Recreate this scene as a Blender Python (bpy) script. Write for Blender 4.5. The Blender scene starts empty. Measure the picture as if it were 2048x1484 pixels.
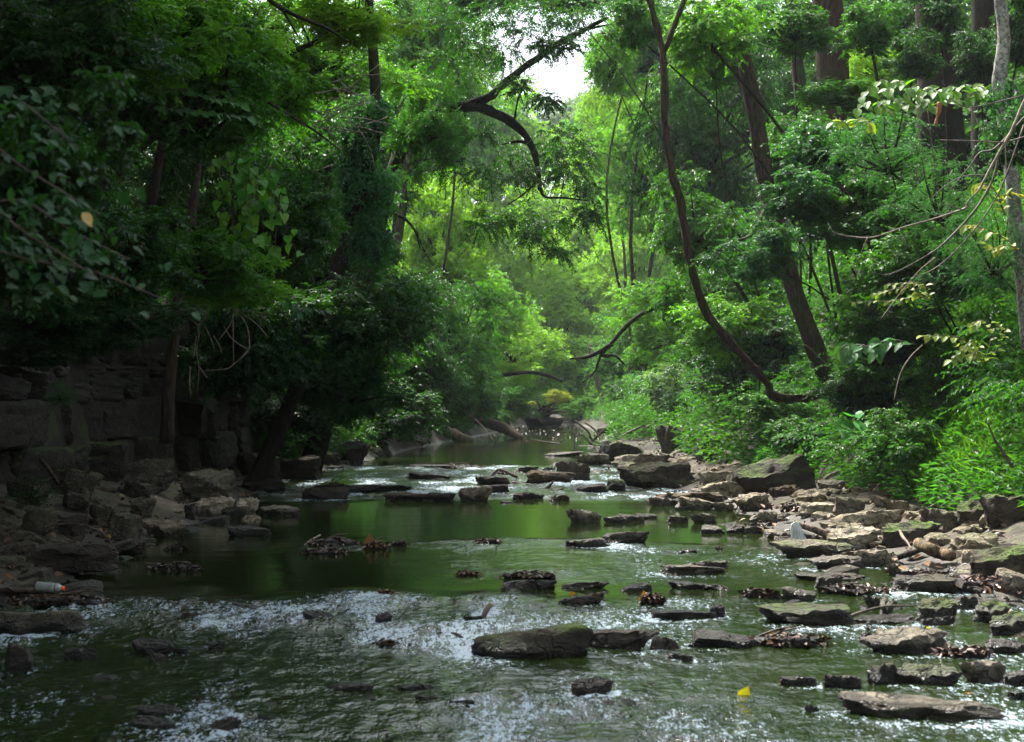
import bpy, math, random
import numpy as np
from mathutils import Vector, Matrix

random.seed(7)
SC = bpy.context.scene
COL = SC.collection

# ------------------------------------------------------------------ camera
F = 3413.0                       # focal length in pixels of the 2048 wide photograph
CAMZ = 1.6
PITCH = math.atan((800 - 742) / F)
cam_d = bpy.data.cameras.new("camera"); cam = bpy.data.objects.new("camera", cam_d); COL.objects.link(cam)
cam.location = (0, 0, CAMZ); cam.rotation_euler = (math.pi / 2 + PITCH, 0, 0)
cam_d.sensor_width = 36; cam_d.lens = 60; cam_d.clip_start = 0.1; cam_d.clip_end = 2000
cam_d.dof.use_dof = True; cam_d.dof.focus_distance = 24; cam_d.dof.aperture_fstop = 5.0
SC.camera = cam

# ------------------------------------------------------------------ sky and sun
SUN_EL, SUN_AZ = math.radians(57), math.radians(-32)   # azimuth from +Y towards +X
w = bpy.data.worlds.new("World"); SC.world = w; w.use_nodes = True
nt = w.node_tree; nt.nodes.clear()
sky = nt.nodes.new("ShaderNodeTexSky"); sky.sky_type = 'NISHITA'; sky.sun_disc = False
sky.sun_elevation = SUN_EL; sky.sun_rotation = SUN_AZ; sky.dust_density = 3.0; sky.air_density = 1.0
mixc = nt.nodes.new("ShaderNodeMix"); mixc.data_type = 'RGBA'; mixc.inputs[0].default_value = 0.72
mixc.inputs[7].default_value = (9.5, 10.2, 10.8, 1)      # thin even cloud over the blue
bg = nt.nodes.new("ShaderNodeBackground"); bg.inputs[1].default_value = 0.06
wo = nt.nodes.new("ShaderNodeOutputWorld")
nt.links.new(sky.outputs[0], mixc.inputs[6]); nt.links.new(mixc.outputs[2], bg.inputs[0]); nt.links.new(bg.outputs[0], wo.inputs[0])
sl = bpy.data.lights.new("sun", 'SUN'); sl.energy = 5.0; sl.angle = math.radians(14); sl.color = (1.0, 0.96, 0.88)
sun = bpy.data.objects.new("sun", sl); COL.objects.link(sun)
sd = Vector((math.sin(SUN_AZ) * math.cos(SUN_EL), math.cos(SUN_AZ) * math.cos(SUN_EL), math.sin(SUN_EL)))
sun.rotation_euler = sd.to_track_quat('Z', 'Y').to_euler()
sun.location = sd * 60
SC.view_settings.view_transform = 'Standard'; SC.view_settings.look = 'None'
SC.view_settings.exposure = 1.98; SC.view_settings.gamma = 1.0; SC.view_settings.use_curve_mapping = False
cy = SC.cycles
cy.max_bounces = 6; cy.diffuse_bounces = 3; cy.glossy_bounces = 3; cy.transmission_bounces = 4; cy.transparent_max_bounces = 4
cy.use_denoising = True; cy.sample_clamp_indirect = 4; cy.caustics_reflective = False; cy.caustics_refractive = False
cy.use_adaptive_sampling = False

# ------------------------------------------------------------------ numpy helpers
def _h(ix, iy, iz, s):
    n = (ix * 374761393 + iy * 668265263 + iz * 2147483647 + s * 1274126177) & 0xFFFFFFFF
    n = ((n ^ (n >> 13)) * 1274126177) & 0xFFFFFFFF
    n = ((n ^ (n >> 16)) * 2246822519) & 0xFFFFFFFF
    return ((n >> 8) & 0xFFFF) / 65535.0
def vn(p, s=0):
    p = np.asarray(p, float)
    i = np.floor(p).astype(np.int64); f = p - i; f = f * f * f * (f * (f * 6 - 15) + 10)
    x, y, z = i[..., 0], i[..., 1], i[..., 2]; a, b, c = f[..., 0], f[..., 1], f[..., 2]
    r = 0
    for dx in (0, 1):
        for dy in (0, 1):
            for dz in (0, 1):
                r = r + _h(x + dx, y + dy, z + dz, s) * (a if dx else 1 - a) * (b if dy else 1 - b) * (c if dz else 1 - c)
    return r * 2 - 1
def fbm(p, o=4, s=0, g=0.5):
    p = np.asarray(p, float); r = 0; a = 1; t = 0
    for k in range(o):
        r = r + a * vn(p * (2.03 ** k) + k * 17.3, s + k); t += a; a *= g
    return r / t
def xyz(x, y, z=0.0):
    x, y = np.broadcast_arrays(np.asarray(x, float), np.asarray(y, float)); return np.stack([x, y, np.zeros_like(x) + z], -1)

def mesh(name, V, F_, mats=(), smooth=True, attr=None):
    """V (n,3); F_ list of index arrays (m,k)"""
    me = bpy.data.meshes.new(name)
    V = np.asarray(V, np.float32); me.vertices.add(len(V)); me.vertices.foreach_set("co", V.ravel())
    F_ = [np.asarray(f, np.int32) for f in F_ if len(f)]
    nl = sum(f.size for f in F_); npoly = sum(len(f) for f in F_)
    me.loops.add(nl); me.loops.foreach_set("vertex_index", np.concatenate([f.ravel() for f in F_]))
    me.polygons.add(npoly)
    tot = np.concatenate([np.full(len(f), f.shape[1], np.int32) for f in F_])
    st = np.concatenate([[0], np.cumsum(tot)[:-1]]).astype(np.int32)
    me.polygons.foreach_set("loop_start", st); me.polygons.foreach_set("loop_total", tot)
    me.polygons.foreach_set("use_smooth", np.full(npoly, smooth))
    if attr:
        for k, v in attr.items():
            a = me.attributes.new(k, 'FLOAT', 'POINT'); a.data.foreach_set("value", np.asarray(v, np.float32))
    me.update(calc_edges=True)
    for m in mats: me.materials.append(m)
    return me

def obj(name, me, parent=None, loc=None, label=None, cat=None, group=None, kind=None, color=None):
    o = bpy.data.objects.new(name, me); COL.objects.link(o)
    if parent is not None: o.parent = parent
    if loc is not None: o.location = loc
    if label: o['label'] = label
    if cat: o['category'] = cat
    if group: o['group'] = group
    if kind: o['kind'] = kind
    if color is not None: o.color = (*color, 1) if len(color) == 3 else color
    return o

# ------------------------------------------------------------------ ground shape
LY = [-30, 8, 12.7, 16.5, 20.6, 26, 33, 39, 48, 57, 70, 78, 90, 99, 112, 125]
LX = [-4.6, -4.0, -3.9, -4.0, -4.0, -4.1, -4.6, -4.1, -3.7, -3.2, -2.1, -1.2, -0.4, 0.0, 1.0, 2.5]
RY = [-30, 8, 12, 15, 17, 20, 24, 27, 36, 44, 60, 78, 92, 105, 112, 125]
RX = [5.0, 4.4, 4.0, 3.7, 3.3, 3.1, 3.15, 2.9, 2.3, 2.5, 3.1, 4.3, 4.8, 4.3, 4.0, 3.0]
def ss(a, b, x):
    t = np.clip((x - a) / (b - a), 0, 1); return t * t * (3 - 2 * t)
def base_h(x, y):
    x = np.asarray(x, float); y = np.asarray(y, float)
    L = np.interp(y, LY, LX); R = np.interp(y, RY, RX)
    dr = x - R; dl = L - x
    hr = np.where(dr < 2.1, (0.14 + .5 * ss(60, 68, y)) * dr, 0.29 + 1.35 * (dr - 2.1)); hr = np.where(hr > 4.8, 4.8 + (hr - 4.8) * 0.10, hr)
    slope = 0.30 + .9 * ss(42, 50, y)
    hl = np.where(dl < 1.6, slope * dl, 0.48 + 1.4 * (dl - 1.6)); hl = np.where(hl > 4.6, 4.6 + (hl - 4.6) * 0.08, hl)
    cx = np.interp(y, [15, 21, 33, 40], [-7.6, -6.45, -5.45, -5.6])       # cliff line on the left
    dc = cx - x
    hc = np.minimum(0.26 * np.maximum(dl, 0), 0.62) + ss(0.0, 0.35, dc) * 2.2 + np.maximum(dc - 0.3, 0) * 0.35
    m = ss(15, 19, y) * (1 - ss(33, 37, y))
    hl = hl * (1 - m) + hc * m
    h = np.where(dr > 0, hr, np.where(dl > 0, hl, -0.30 * ss(0, 1.0, np.minimum(-dr, -dl))))
    end = ss(110, 118, y)
    h = h * (1 - end) + end * (1.4 + np.maximum(0, y - 118) * 0.02 + 0.04 * np.abs(x))
    behind = ss(6, -6, y); 
    far = np.maximum(0, np.abs(x) - 60) * 0.02
    return h + far
def hgt(x, y):
    h = base_h(x, y)
    x = np.asarray(x, float); y = np.asarray(y, float)
    L = np.interp(y, LY, LX); R = np.interp(y, RY, RX)
    d = np.maximum(x - R, L - x)
    amp = 0.05 + 0.10 * ss(0.1, 1.5, d)
    n = fbm(xyz(x * 1.1, y * 0.8), 4, 5)
    st = fbm(xyz(x * 2.3, y * 1.2), 3, 9) * 5; st = (np.floor(st) + ss(0.7, 1.0, st - np.floor(st))) / 5
    near = (y < 60)
    return h + amp * (n + 0.7 * st * near) - 0.02
def H(x, y): return float(hgt(np.array([x]), np.array([y]))[0])

def P(px, py, D):
    """world point on the line of sight through a photograph pixel at depth D (metres along +Y)"""
    u = (px - 1024) / F; v = (742 - py) / F
    c, s = math.cos(PITCH), math.sin(PITCH)
    dy = c - v * s; dz = s + v * c
    t = D / dy
    return Vector((u * t, D, CAMZ + dz * t))
def G(px, py, ground=True):
    """where the line of sight through a pixel first meets water or ground"""
    D = np.arange(5, 200, 0.04)
    u = (px - 1024) / F; v = (742 - py) / F
    c, s = math.cos(PITCH), math.sin(PITCH); t = D / (c - v * s)
    X = u * t; Z = CAMZ + (s + v * c) * t
    Hh = np.maximum(base_h(X, D), 0) if ground else 0 * D
    i = np.argmax(Z <= Hh)
    return Vector((X[i], D[i], Hh[i] if ground else 0))

# ------------------------------------------------------------------ materials
def mat(name):
    m = bpy.data.materials.new(name); m.use_nodes = True; t = m.node_tree; t.nodes.clear()
    out = t.nodes.new("ShaderNodeOutputMaterial"); return m, t, out
def nd(t, typ, **kw):
    n = t.nodes.new(typ)
    for k, v in kw.items(): setattr(n, k, v)
    return n
def lk(t, a, b): t.links.new(a, b)
def mathn(t, op, a, b=None, c=None):
    n = nd(t, "ShaderNodeMath", operation=op)
    for i, v in enumerate((a, b, c)):
        if v is None: continue
        if isinstance(v, (int, float)): n.inputs[i].default_value = v
        else: lk(t, v, n.inputs[i])
    return n.outputs[0]
def mixn(t, f, a, b, blend='MIX'):
    n = nd(t, "ShaderNodeMix", data_type='RGBA', blend_type=blend)
    for i, v in ((0, f), (6, a), (7, b)):
        if isinstance(v, (int, float)): n.inputs[i].default_value = v
        elif isinstance(v, tuple): n.inputs[i].default_value = (*v, 1) if len(v) == 3 else v
        else: lk(t, v, n.inputs[i])
    return n.outputs[2]
def noise(t, scale, detail=4, vec=None, rough=0.55):
    n = nd(t, "ShaderNodeTexNoise"); n.inputs['Scale'].default_value = scale; n.inputs['Detail'].default_value = detail
    n.inputs['Roughness'].default_value = rough
    if vec is not None: lk(t, vec, n.inputs['Vector'])
    return n.outputs['Fac']
def mapr(t, v, a, b, c=0.0, d=1.0):
    n = nd(t, "ShaderNodeMapRange"); lk(t, v, n.inputs[0])
    for i, q in enumerate((a, b, c, d)): n.inputs[i + 1].default_value = q
    return n.outputs[0]
def vscale(t, vec, s):
    n = nd(t, "ShaderNodeMapping"); n.inputs['Scale'].default_value = s; lk(t, vec, n.inputs['Vector']); return n.outputs[0]

def leaf_material():
    m, t, out = mat("leaf")
    oi = nd(t, "ShaderNodeObjectInfo"); at = nd(t, "ShaderNodeAttribute", attribute_name="lv")
    tc = nd(t, "ShaderNodeTexCoord")
    lv = at.outputs['Fac']
    k = mapr(t, lv, 0, 1, 0.55, 1.45)
    n1 = mapr(t, noise(t, 1.3, 2, tc.outputs['Object']), 0.3, 0.7, 0.75, 1.25)
    kk = mathn(t, 'MULTIPLY', k, n1)
    cc = nd(t, "ShaderNodeCombineColor"); 
    for i in range(3): lk(t, kk, cc.inputs[i])
    c = mixn(t, 1.0, oi.outputs['Color'], cc.outputs[0], 'MULTIPLY')
    yel = mapr(t, lv, 0.86, 1.0, 0.0, 0.45)
    c = mixn(t, yel, c, (0.15, 0.20, 0.015))
    p = nd(t, "ShaderNodeBsdfPrincipled"); lk(t, c, p.inputs['Base Color']); p.inputs['Roughness'].default_value = 0.48
    p.inputs['Specular IOR Level'].default_value = 0.28
    tr = nd(t, "ShaderNodeBsdfTranslucent")
    c2 = mixn(t, 1.0, c, (1.5, 1.7, 0.35), 'MULTIPLY'); lk(t, c2, tr.inputs[0])
    ms = nd(t, "ShaderNodeMixShader"); ms.inputs[0].default_value = 0.45
    lk(t, p.outputs[0], ms.inputs[1]); lk(t, tr.outputs[0], ms.inputs[2]); lk(t, ms.outputs[0], out.inputs[0])
    return m
M_LEAF = leaf_material()

def bark_material():
    m, t, out = mat("bark")
    oi = nd(t, "ShaderNodeObjectInfo"); tc = nd(t, "ShaderNodeTexCoord")
    v = vscale(t, tc.outputs['Object'], (1, 1, 0.18))
    n = noise(t, 30, 5, v, 0.65); n2 = noise(t, 2.2, 3, tc.outputs['Object'])
    c = mixn(t, mapr(t, n, 0.35, 0.65), oi.outputs['Color'], (0.012, 0.010, 0.008)); 
    c = mixn(t, mapr(t, n2, 0.52, 0.72, 0, 0.55), c, (0.030, 0.045, 0.015))
    p = nd(t, "ShaderNodeBsdfPrincipled"); lk(t, c, p.inputs['Base Color']); p.inputs['Roughness'].default_value = 0.9; p.inputs['Specular IOR Level'].default_value = 0.12
    b = nd(t, "ShaderNodeBump"); b.inputs['Strength'].default_value = 1.0; b.inputs['Distance'].default_value = 0.03
    lk(t, n, b.inputs['Height']); lk(t, b.outputs[0], p.inputs['Normal']); lk(t, p.outputs[0], out.inputs[0])
    return m
M_BARK = bark_material()

def pale_bark_material():
    m, t, out = mat("mottled_bark")
    tc = nd(t, "ShaderNodeTexCoord"); n = noise(t, 26, 6, tc.outputs['Object'], 0.7); n2 = noise(t, 5, 3, tc.outputs['Object'])
    c = mixn(t, mapr(t, n, 0.42, 0.6), (0.32, 0.31, 0.27), (0.07, 0.065, 0.05))
    c = mixn(t, mapr(t, n2, 0.5, 0.7, 0, 0.6), c, (0.09, 0.085, 0.06))
    p = nd(t, "ShaderNodeBsdfPrincipled"); lk(t, c, p.inputs['Base Color']); p.inputs['Roughness'].default_value = 0.9
    b = nd(t, "ShaderNodeBump"); b.inputs['Strength'].default_value = 0.5; b.inputs['Distance'].default_value = 0.01
    lk(t, n, b.inputs['Height']); lk(t, b.outputs[0], p.inputs['Normal']); lk(t, p.outputs[0], out.inputs[0])
    return m
M_PALEBARK = pale_bark_material()

def rock_material(name="limestone"):
    m, t, out = mat(name)
    oi = nd(t, "ShaderNodeObjectInfo"); geo = nd(t, "ShaderNodeNewGeometry"); pos = geo.outputs['Position']
    n = noise(t, 7, 8, pos, 0.62); n2 = noise(t, 1.7, 4, pos); n3 = noise(t, 38, 5, pos, 0.7)
    lay = noise(t, 1.0, 5, vscale(t, pos, (3.2, 3.2, 17)), 0.6)
    c = mixn(t, mapr(t, n, 0.33, 0.68), mixn(t, 1.0, oi.outputs['Color'], (0.36, 0.33, 0.28), 'MULTIPLY'), oi.outputs['Color'])
    c = mixn(t, mapr(t, n2, 0.5, 0.75, 0, 0.4), c, (0.12, 0.090, 0.058))
    c = mixn(t, mapr(t, lay, 0.42, 0.34, 0, 0.6), c, (0.035, 0.028, 0.020))
    c = mixn(t, mapr(t, n3, 0.54, 0.68, 0, 0.6), c, (0.050, 0.042, 0.030))
    n4 = noise(t, 19, 6, pos, 0.7)
    c = mixn(t, mapr(t, n4, 0.36, 0.52, 0.6, 0.0), c, (0.028, 0.023, 0.016))
    vo = nd(t, "ShaderNodeTexVoronoi", feature='DISTANCE_TO_EDGE'); vo.inputs['Scale'].default_value = 3.2
    wv = nd(t, "ShaderNodeVectorMath", operation='ADD'); lk(t, pos, wv.inputs[0])
    nc = nd(t, "ShaderNodeTexNoise"); nc.inputs['Scale'].default_value = 3.5; nc.inputs['Detail'].default_value = 4; lk(t, pos, nc.inputs['Vector'])
    vs = nd(t, "ShaderNodeVectorMath", operation='SCALE'); lk(t, nc.outputs['Color'], vs.inputs[0]); vs.inputs[3].default_value = 0.5; lk(t, vs.outputs[0], wv.inputs[1])
    lk(t, vscale(t, wv.outputs[0], (1, 1, 2.2)), vo.inputs['Vector'])
    crk = mapr(t, vo.outputs['Distance'], 0.0, 0.035, 1.0, 0.0)
    c = mixn(t, mathn(t, 'MULTIPLY', crk, 0.8), c, (0.016, 0.013, 0.010))
    # moss on upward faces, amount carried by the alpha of the object colour
    sep = nd(t, "ShaderNodeSeparateXYZ"); lk(t, geo.outputs['Normal'], sep.inputs[0])
    up = mapr(t, sep.outputs[2], 0.25, 0.75)
    mo = mathn(t, 'MULTIPLY', up, mapr(t, noise(t, 3.1, 5, pos, 0.65), 0.40, 0.56))
    mo = mathn(t, 'MULTIPLY', mo, oi.outputs['Alpha'])
    c = mixn(t, mo, c, mixn(t, n3, (0.040, 0.085, 0.006), (0.11, 0.18, 0.012)))
    sp = nd(t, "ShaderNodeSeparateXYZ"); lk(t, pos, sp.inputs[0])
    zz = mathn(t, 'ADD', sp.outputs[2], mathn(t, 'MULTIPLY', mathn(t, 'SUBTRACT', n, 0.5), 0.16))
    wet = mapr(t, zz, 0.13, 0.05)
    c = mixn(t, mathn(t, 'MULTIPLY', wet, 0.78), c, (0.014, 0.012, 0.010))
    p = nd(t, "ShaderNodeBsdfPrincipled"); lk(t, c, p.inputs['Base Color'])
    lk(t, mapr(t, wet, 0, 1, 0.9, 0.32), p.inputs['Roughness'])
    hsum = mathn(t, 'ADD', mathn(t, 'SUBTRACT', mathn(t, 'ADD', n, mathn(t, 'MULTIPLY', n4, 0.8)), mathn(t, 'MULTIPLY', crk, 0.6)), mathn(t, 'ADD', mathn(t, 'MULTIPLY', lay, 0.7), mathn(t, 'MULTIPLY', n3, 0.35)))
    b = nd(t, "ShaderNodeBump"); b.inputs['Strength'].default_value = 1.0; b.inputs['Distance'].default_value = 0.06
    lk(t, hsum, b.inputs['Height']); lk(t, b.outputs[0], p.inputs['Normal']); lk(t, p.outputs[0], out.inputs[0])
    return m
M_ROCK = rock_material()

def simple(name, col, rough=0.8, bumpscale=None, col2=None, sc=20, spec=0.4, transl=0.0):
    m, t, out = mat(name); tc = nd(t, "ShaderNodeTexCoord")
    p = nd(t, "ShaderNodeBsdfPrincipled"); p.inputs['Roughness'].default_value = rough; p.inputs['Specular IOR Level'].default_value = spec
    if col2: lk(t, mixn(t, mapr(t, noise(t, sc, 4, tc.outputs['Object']), 0.35, 0.65), col, col2), p.inputs['Base Color'])
    else: p.inputs['Base Color'].default_value = (*col, 1)
    if bumpscale:
        b = nd(t, "ShaderNodeBump"); b.inputs['Strength'].default_value = 0.6; b.inputs['Distance'].default_value = 0.01
        lk(t, noise(t, bumpscale, 4, tc.outputs['Object']), b.inputs['Height']); lk(t, b.outputs[0], p.inputs['Normal'])
    if transl:
        tr = nd(t, "ShaderNodeBsdfTranslucent"); tr.inputs[0].default_value = (*col, 1)
        ms = nd(t, "ShaderNodeMixShader"); ms.inputs[0].default_value = transl
        lk(t, p.outputs[0], ms.inputs[1]); lk(t, tr.outputs[0], ms.inputs[2]); lk(t, ms.outputs[0], out.inputs[0])
    else: lk(t, p.outputs[0], out.inputs[0])
    return m

def litter_material():
    m, t, out = mat("dead_leaf"); at = nd(t, "ShaderNodeAttribute", attribute_name="lv")
    r = nd(t, "ShaderNodeValToRGB"); lk(t, at.outputs['Fac'], r.inputs[0])
    e = r.color_ramp.elements; e[0].color = (0.020, 0.012, 0.008, 1); e[1].color = (0.22, 0.17, 0.05, 1)
    for q, c in ((0.35, (0.05, 0.028, 0.015, 1)), (0.7, (0.11, 0.055, 0.025, 1)), (0.88, (0.16, 0.07, 0.02, 1))):
        x = e.new(q); x.color = c
    p = nd(t, "ShaderNodeBsdfPrincipled"); lk(t, r.outputs[0], p.inputs['Base Color']); p.inputs['Roughness'].default_value = 0.5
    lk(t, p.outputs[0], out.inputs[0]); return m
M_LITTER = litter_material()
M_WOOD = simple("wet_driftwood", (0.10, 0.075, 0.055), 0.7, 40, (0.022, 0.016, 0.012), 14)
M_PALEWOOD = simple("bleached_wood", (0.25, 0.215, 0.165), 0.8, 40, (0.10, 0.08, 0.055), 16)
M_MUCK = simple("wet_muck", (0.030, 0.024, 0.017), 0.45, 30, (0.010, 0.008, 0.006), 18)

def ground_material():
    m, t, out = mat("ground_rubble_and_soil"); geo = nd(t, "ShaderNodeNewGeometry"); pos = geo.outputs['Position']
    sp = nd(t, "ShaderNodeSeparateXYZ"); lk(t, pos, sp.inputs[0])
    n = noise(t, 5, 8, pos, 0.65); n2 = noise(t, 0.9, 4, pos); n3 = noise(t, 42, 4, pos, 0.7)
    stone = mixn(t, mapr(t, n, 0.35, 0.65), (0.026, 0.021, 0.014), (0.15, 0.123, 0.084))
    soil = mixn(t, mapr(t, n, 0.35, 0.65), (0.012, 0.009, 0.006), (0.036, 0.026, 0.015))
    f = mapr(t, mathn(t, 'ADD', sp.outputs[2], mathn(t, 'MULTIPLY', n2, 0.5)), 0.65, 0.95)
    f = mathn(t, 'MAXIMUM', f, mapr(t, mathn(t, 'ADD', sp.outputs[1], mathn(t, 'MULTIPLY', n2, 8.0)), 46, 54))      # silty soil banks upstream
    c = mixn(t, f, stone, soil)
    c = mixn(t, mapr(t, n3, 0.45, 0.62, 0, 0.85), c, (0.022, 0.017, 0.012)); c = mixn(t, mapr(t, noise(t, 14, 5, pos, .7), 0.5, 0.6, 0, 0.7), c, (0.018, 0.014, 0.010))
    c = mixn(t, mapr(t, noise(t, 2.3, 5, pos), 0.54, 0.66, 0, 0.55), c, (0.05, 0.075, 0.015))
    wet = mapr(t, mathn(t, 'ADD', sp.outputs[2], mathn(t, 'MULTIPLY', n, 0.1)), 0.15, 0.07)
    c = mixn(t, mathn(t, 'MULTIPLY', wet, 0.8), c, (0.015, 0.012, 0.009))
    p = nd(t, "ShaderNodeBsdfPrincipled"); lk(t, c, p.inputs['Base Color']); lk(t, mapr(t, wet, 0, 1, 0.92, 0.4), p.inputs['Roughness'])
    b = nd(t, "ShaderNodeBump"); b.inputs['Strength'].default_value = 0.9; b.inputs['Distance'].default_value = 0.06
    lk(t, mathn(t, 'ADD', n, mathn(t, 'MULTIPLY', n3, 0.4)), b.inputs['Height']); lk(t, b.outputs[0], p.inputs['Normal'])
    lk(t, p.outputs[0], out.inputs[0]); return m
M_GROUND = ground_material()

def water_material():
    m, t, out = mat("creek_water"); geo = nd(t, "ShaderNodeNewGeometry"); pos = geo.outputs['Position']
    rf = nd(t, "ShaderNodeAttribute", attribute_name="riffle").outputs['Fac']
    fm = nd(t, "ShaderNodeAttribute", attribute_name="foam").outputs['Fac']
    p = nd(t, "ShaderNodeBsdfPrincipled"); p.inputs['IOR'].default_value = 1.333; p.inputs['Roughness'].default_value = 0.04
    c = mixn(t, noise(t, 0.7, 3, pos), (0.007, 0.014, 0.003), (0.014, 0.023, 0.004))
    a = noise(t, 1.0, 3, vscale(t, pos, (9, 7, 9)), 0.6)
    a2 = noise(t, 1.0, 3, vscale(t, pos, (30, 15, 30)), 0.65)
    hgt_ = mathn(t, 'MULTIPLY', a, mapr(t, rf, 0, 1, 0.0026, 0.052))
    hgt2 = mathn(t, 'MULTIPLY', a2, mapr(t, rf, 0, 1, 0.0004, 0.020))
    b = nd(t, "ShaderNodeBump"); b.inputs['Strength'].default_value = 1.0; b.inputs['Distance'].default_value = 1.0
    lk(t, mathn(t, 'ADD', hgt_, hgt2), b.inputs['Height']); lk(t, b.outputs[0], p.inputs['Normal'])
    # froth at the stones, plus pale specks painting sky glints over the riffles
    s = noise(t, 1.0, 4, vscale(t, pos, (20, 7, 20)), 0.8); s2 = noise(t, 1.0, 3, vscale(t, pos, (60, 22, 60)), 0.8)
    fo = mapr(t, mathn(t, 'ADD', mathn(t, 'ADD', mathn(t, 'MULTIPLY', s, .55), mathn(t, 'MULTIPLY', s2, .45)), mathn(t, 'MULTIPLY', fm, 0.16)), 0.575, 0.655)
    fo = mathn(t, 'MULTIPLY', fo, mapr(t, fm, 0.03, 0.3))
    c = mixn(t, mathn(t, 'MULTIPLY', fo, 0.9), c, (0.38, 0.47, 0.54)); lk(t, c, p.inputs['Base Color'])
    lk(t, mapr(t, fo, 0, 1, 0.04, 0.5), p.inputs['Roughness'])
    lk(t, p.outputs[0], out.inputs[0]); return m
M_WATER = water_material()

# ------------------------------------------------------------------ ground and water
def grid(name, xs, ys, zf, mats, attr=None):
    nx, ny = xs.shape[1], xs.shape[0]
    Z = zf(xs, ys); V = np.stack([xs, ys, Z], -1).reshape(-1, 3)
    i = np.arange(ny - 1)[:, None] * nx + np.arange(nx - 1)[None]; i = i.ravel()
    Fq = np.stack([i, i + 1, i + nx + 1, i + nx], -1)
    at = {k: v(xs, ys).ravel() for k, v in attr.items()} if attr else None
    return mesh(name, V, [Fq], mats, True, at)
gx = np.concatenate([-np.geomspace(14, 170, 24)[::-1], np.linspace(-13.9, 13.9, 260), np.geomspace(14, 170, 24)])
gy = np.concatenate([np.linspace(-80, -12, 10), np.linspace(-8, 5, 14), 5.2 * (130 / 5.2) ** (np.arange(1, 400) / 400.0), np.geomspace(131, 320, 30)])
XX, YY = np.meshgrid(gx, gy)
obj("ground", mesh_g := grid("ground", XX, YY, hgt, [M_GROUND]), kind='structure', label="rocky creek bank of limestone rubble and dark soil")

# ------------------------------------------------------------------ tubes
def catmull(pts, n):
    pts = [np.array(p, float) for p in pts]
    pts = [2 * pts[0] - pts[1]] + pts + [2 * pts[-1] - pts[-2]]
    out = []
    for i in range(1, len(pts) - 2):
        for k in range(n):
            t = k / n; a, b, c, d = pts[i - 1:i + 3]
            out.append(0.5 * ((2 * b) + (-a + c) * t + (2 * a - 5 * b + 4 * c - d) * t * t + (-a + 3 * b - 3 * c + d) * t ** 3))
    out.append(pts[-2]); return np.array(out)
def tube(pts, rads, seg=8, sub=4, rough=0.0, seed=0, closed=True):
    C = catmull(pts, sub); R = np.interp(np.linspace(0, 1, len(C)), np.linspace(0, 1, len(rads)), rads)
    T = np.gradient(C, axis=0); T /= np.linalg.norm(T, axis=1)[:, None] + 1e-9
    n0 = np.cross(T[0], (0.31, 0.87, 0.21)); n0 /= np.linalg.norm(n0); V = []
    for i in range(len(C)):
        n0 = n0 - T[i] * np.dot(n0, T[i]); n0 /= np.linalg.norm(n0) + 1e-9; b = np.cross(T[i], n0)
        a = np.linspace(0, 2 * math.pi, seg, endpoint=False)
        ring = np.cos(a)[:, None] * n0 + np.sin(a)[:, None] * b
        rr = R[i]
        if rough:
            q = ring * 1.6 + np.array([0, 0, seed * 3.1]) + C[i] * (1.2 / max(rr, 0.02)) * 0.35
            rr = rr * (1 + rough * vn(q, seed))[:, None]
        V.append(C[i] + ring * rr)
    V = np.concatenate(V); n = len(C)
    i = np.arange(n - 1)[:, None] * seg; j = np.arange(seg)[None]; k = (j + 1) % seg
    Fq = np.stack([i + j, i + k, i + seg + k, i + seg + j], -1).reshape(-1, 4)
    Ft = []
    if closed:
        V = np.concatenate([V, [C[0] - T[0] * R[0] * .15, C[-1] + T[-1] * R[-1] * .15]]); a0, a1 = len(V) - 2, len(V) - 1
        for q in range(seg):
            Ft.append((a0, (q + 1) % seg, q)); Ft.append((a1, (n - 1) * seg + q, (n - 1) * seg + (q + 1) % seg))
    return V, Fq, np.array(Ft).reshape(-1, 3)
def tubes_mesh(name, lst, m):
    V, Q, T, o = [], [], [], 0
    for (a, b, c) in lst:
        V.append(a); Q.append(b + o); T.append(c + o); o += len(a)
    return mesh(name, np.concatenate(V), [np.concatenate(Q), np.concatenate(T)], [m])
def tube_obj(name, pts, rads, m, parent=None, seg=8, sub=4, rough=0.0, seed=0, color=(0.09, 0.07, 0.05), origin=None, **kw):
    pts = np.array([tuple(p) for p in pts], float)
    if origin is None: origin = np.zeros(3) if parent is not None else pts[0].copy()
    V, Q, T = tube(pts - np.array(origin), rads, seg, sub, rough, seed)
    return obj(name, mesh(name, V, [Q, T], [m]), parent, None if parent is not None else tuple(origin), color=color, **kw)

# ------------------------------------------------------------------ foliage
def nrm(a): return a / (np.linalg.norm(a, axis=-1, keepdims=True) + 1e-9)
OV6 = np.array([(0, 0), (-.5, .30), (-.40, .62), (0, 1), (.40, .62), (.5, .30)])     # ovate outline
def leaves_geo(B, D, N, L, W, shape, lv, fold=0.25):
    """B base, D direction, N normal; returns V, faces, lv"""
    D = nrm(D); S = nrm(np.cross(D, N)); N = nrm(np.cross(S, D)); n = len(B); L = L[:, None]; W = W[:, None]
    if shape == 4:
        V = np.stack([B, B + D * L * .42 - S * W * .5 + N * W * fold, B + D * L - N * L * .12, B + D * L * .42 + S * W * .5 + N * W * fold], 1)
        i = np.arange(n)[:, None] * 4; Fs = np.concatenate([i + np.array([[0, 3, 2]]), i + np.array([[0, 2, 1]])])
        return V.reshape(-1, 3), Fs, np.repeat(lv, 4)
    V = np.stack([B + D * L * y + S * W * x + N * (np.abs(x) * W * fold * 1.6 - L * .16 * y * y) for x, y in OV6], 1)
    i = np.arange(n)[:, None] * 6; Fs = np.concatenate([i + np.array([[0, 5, 4, 3]]), i + np.array([[0, 3, 2, 1]])])
    return V.reshape(-1, 3), Fs, np.repeat(lv, 6)

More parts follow.
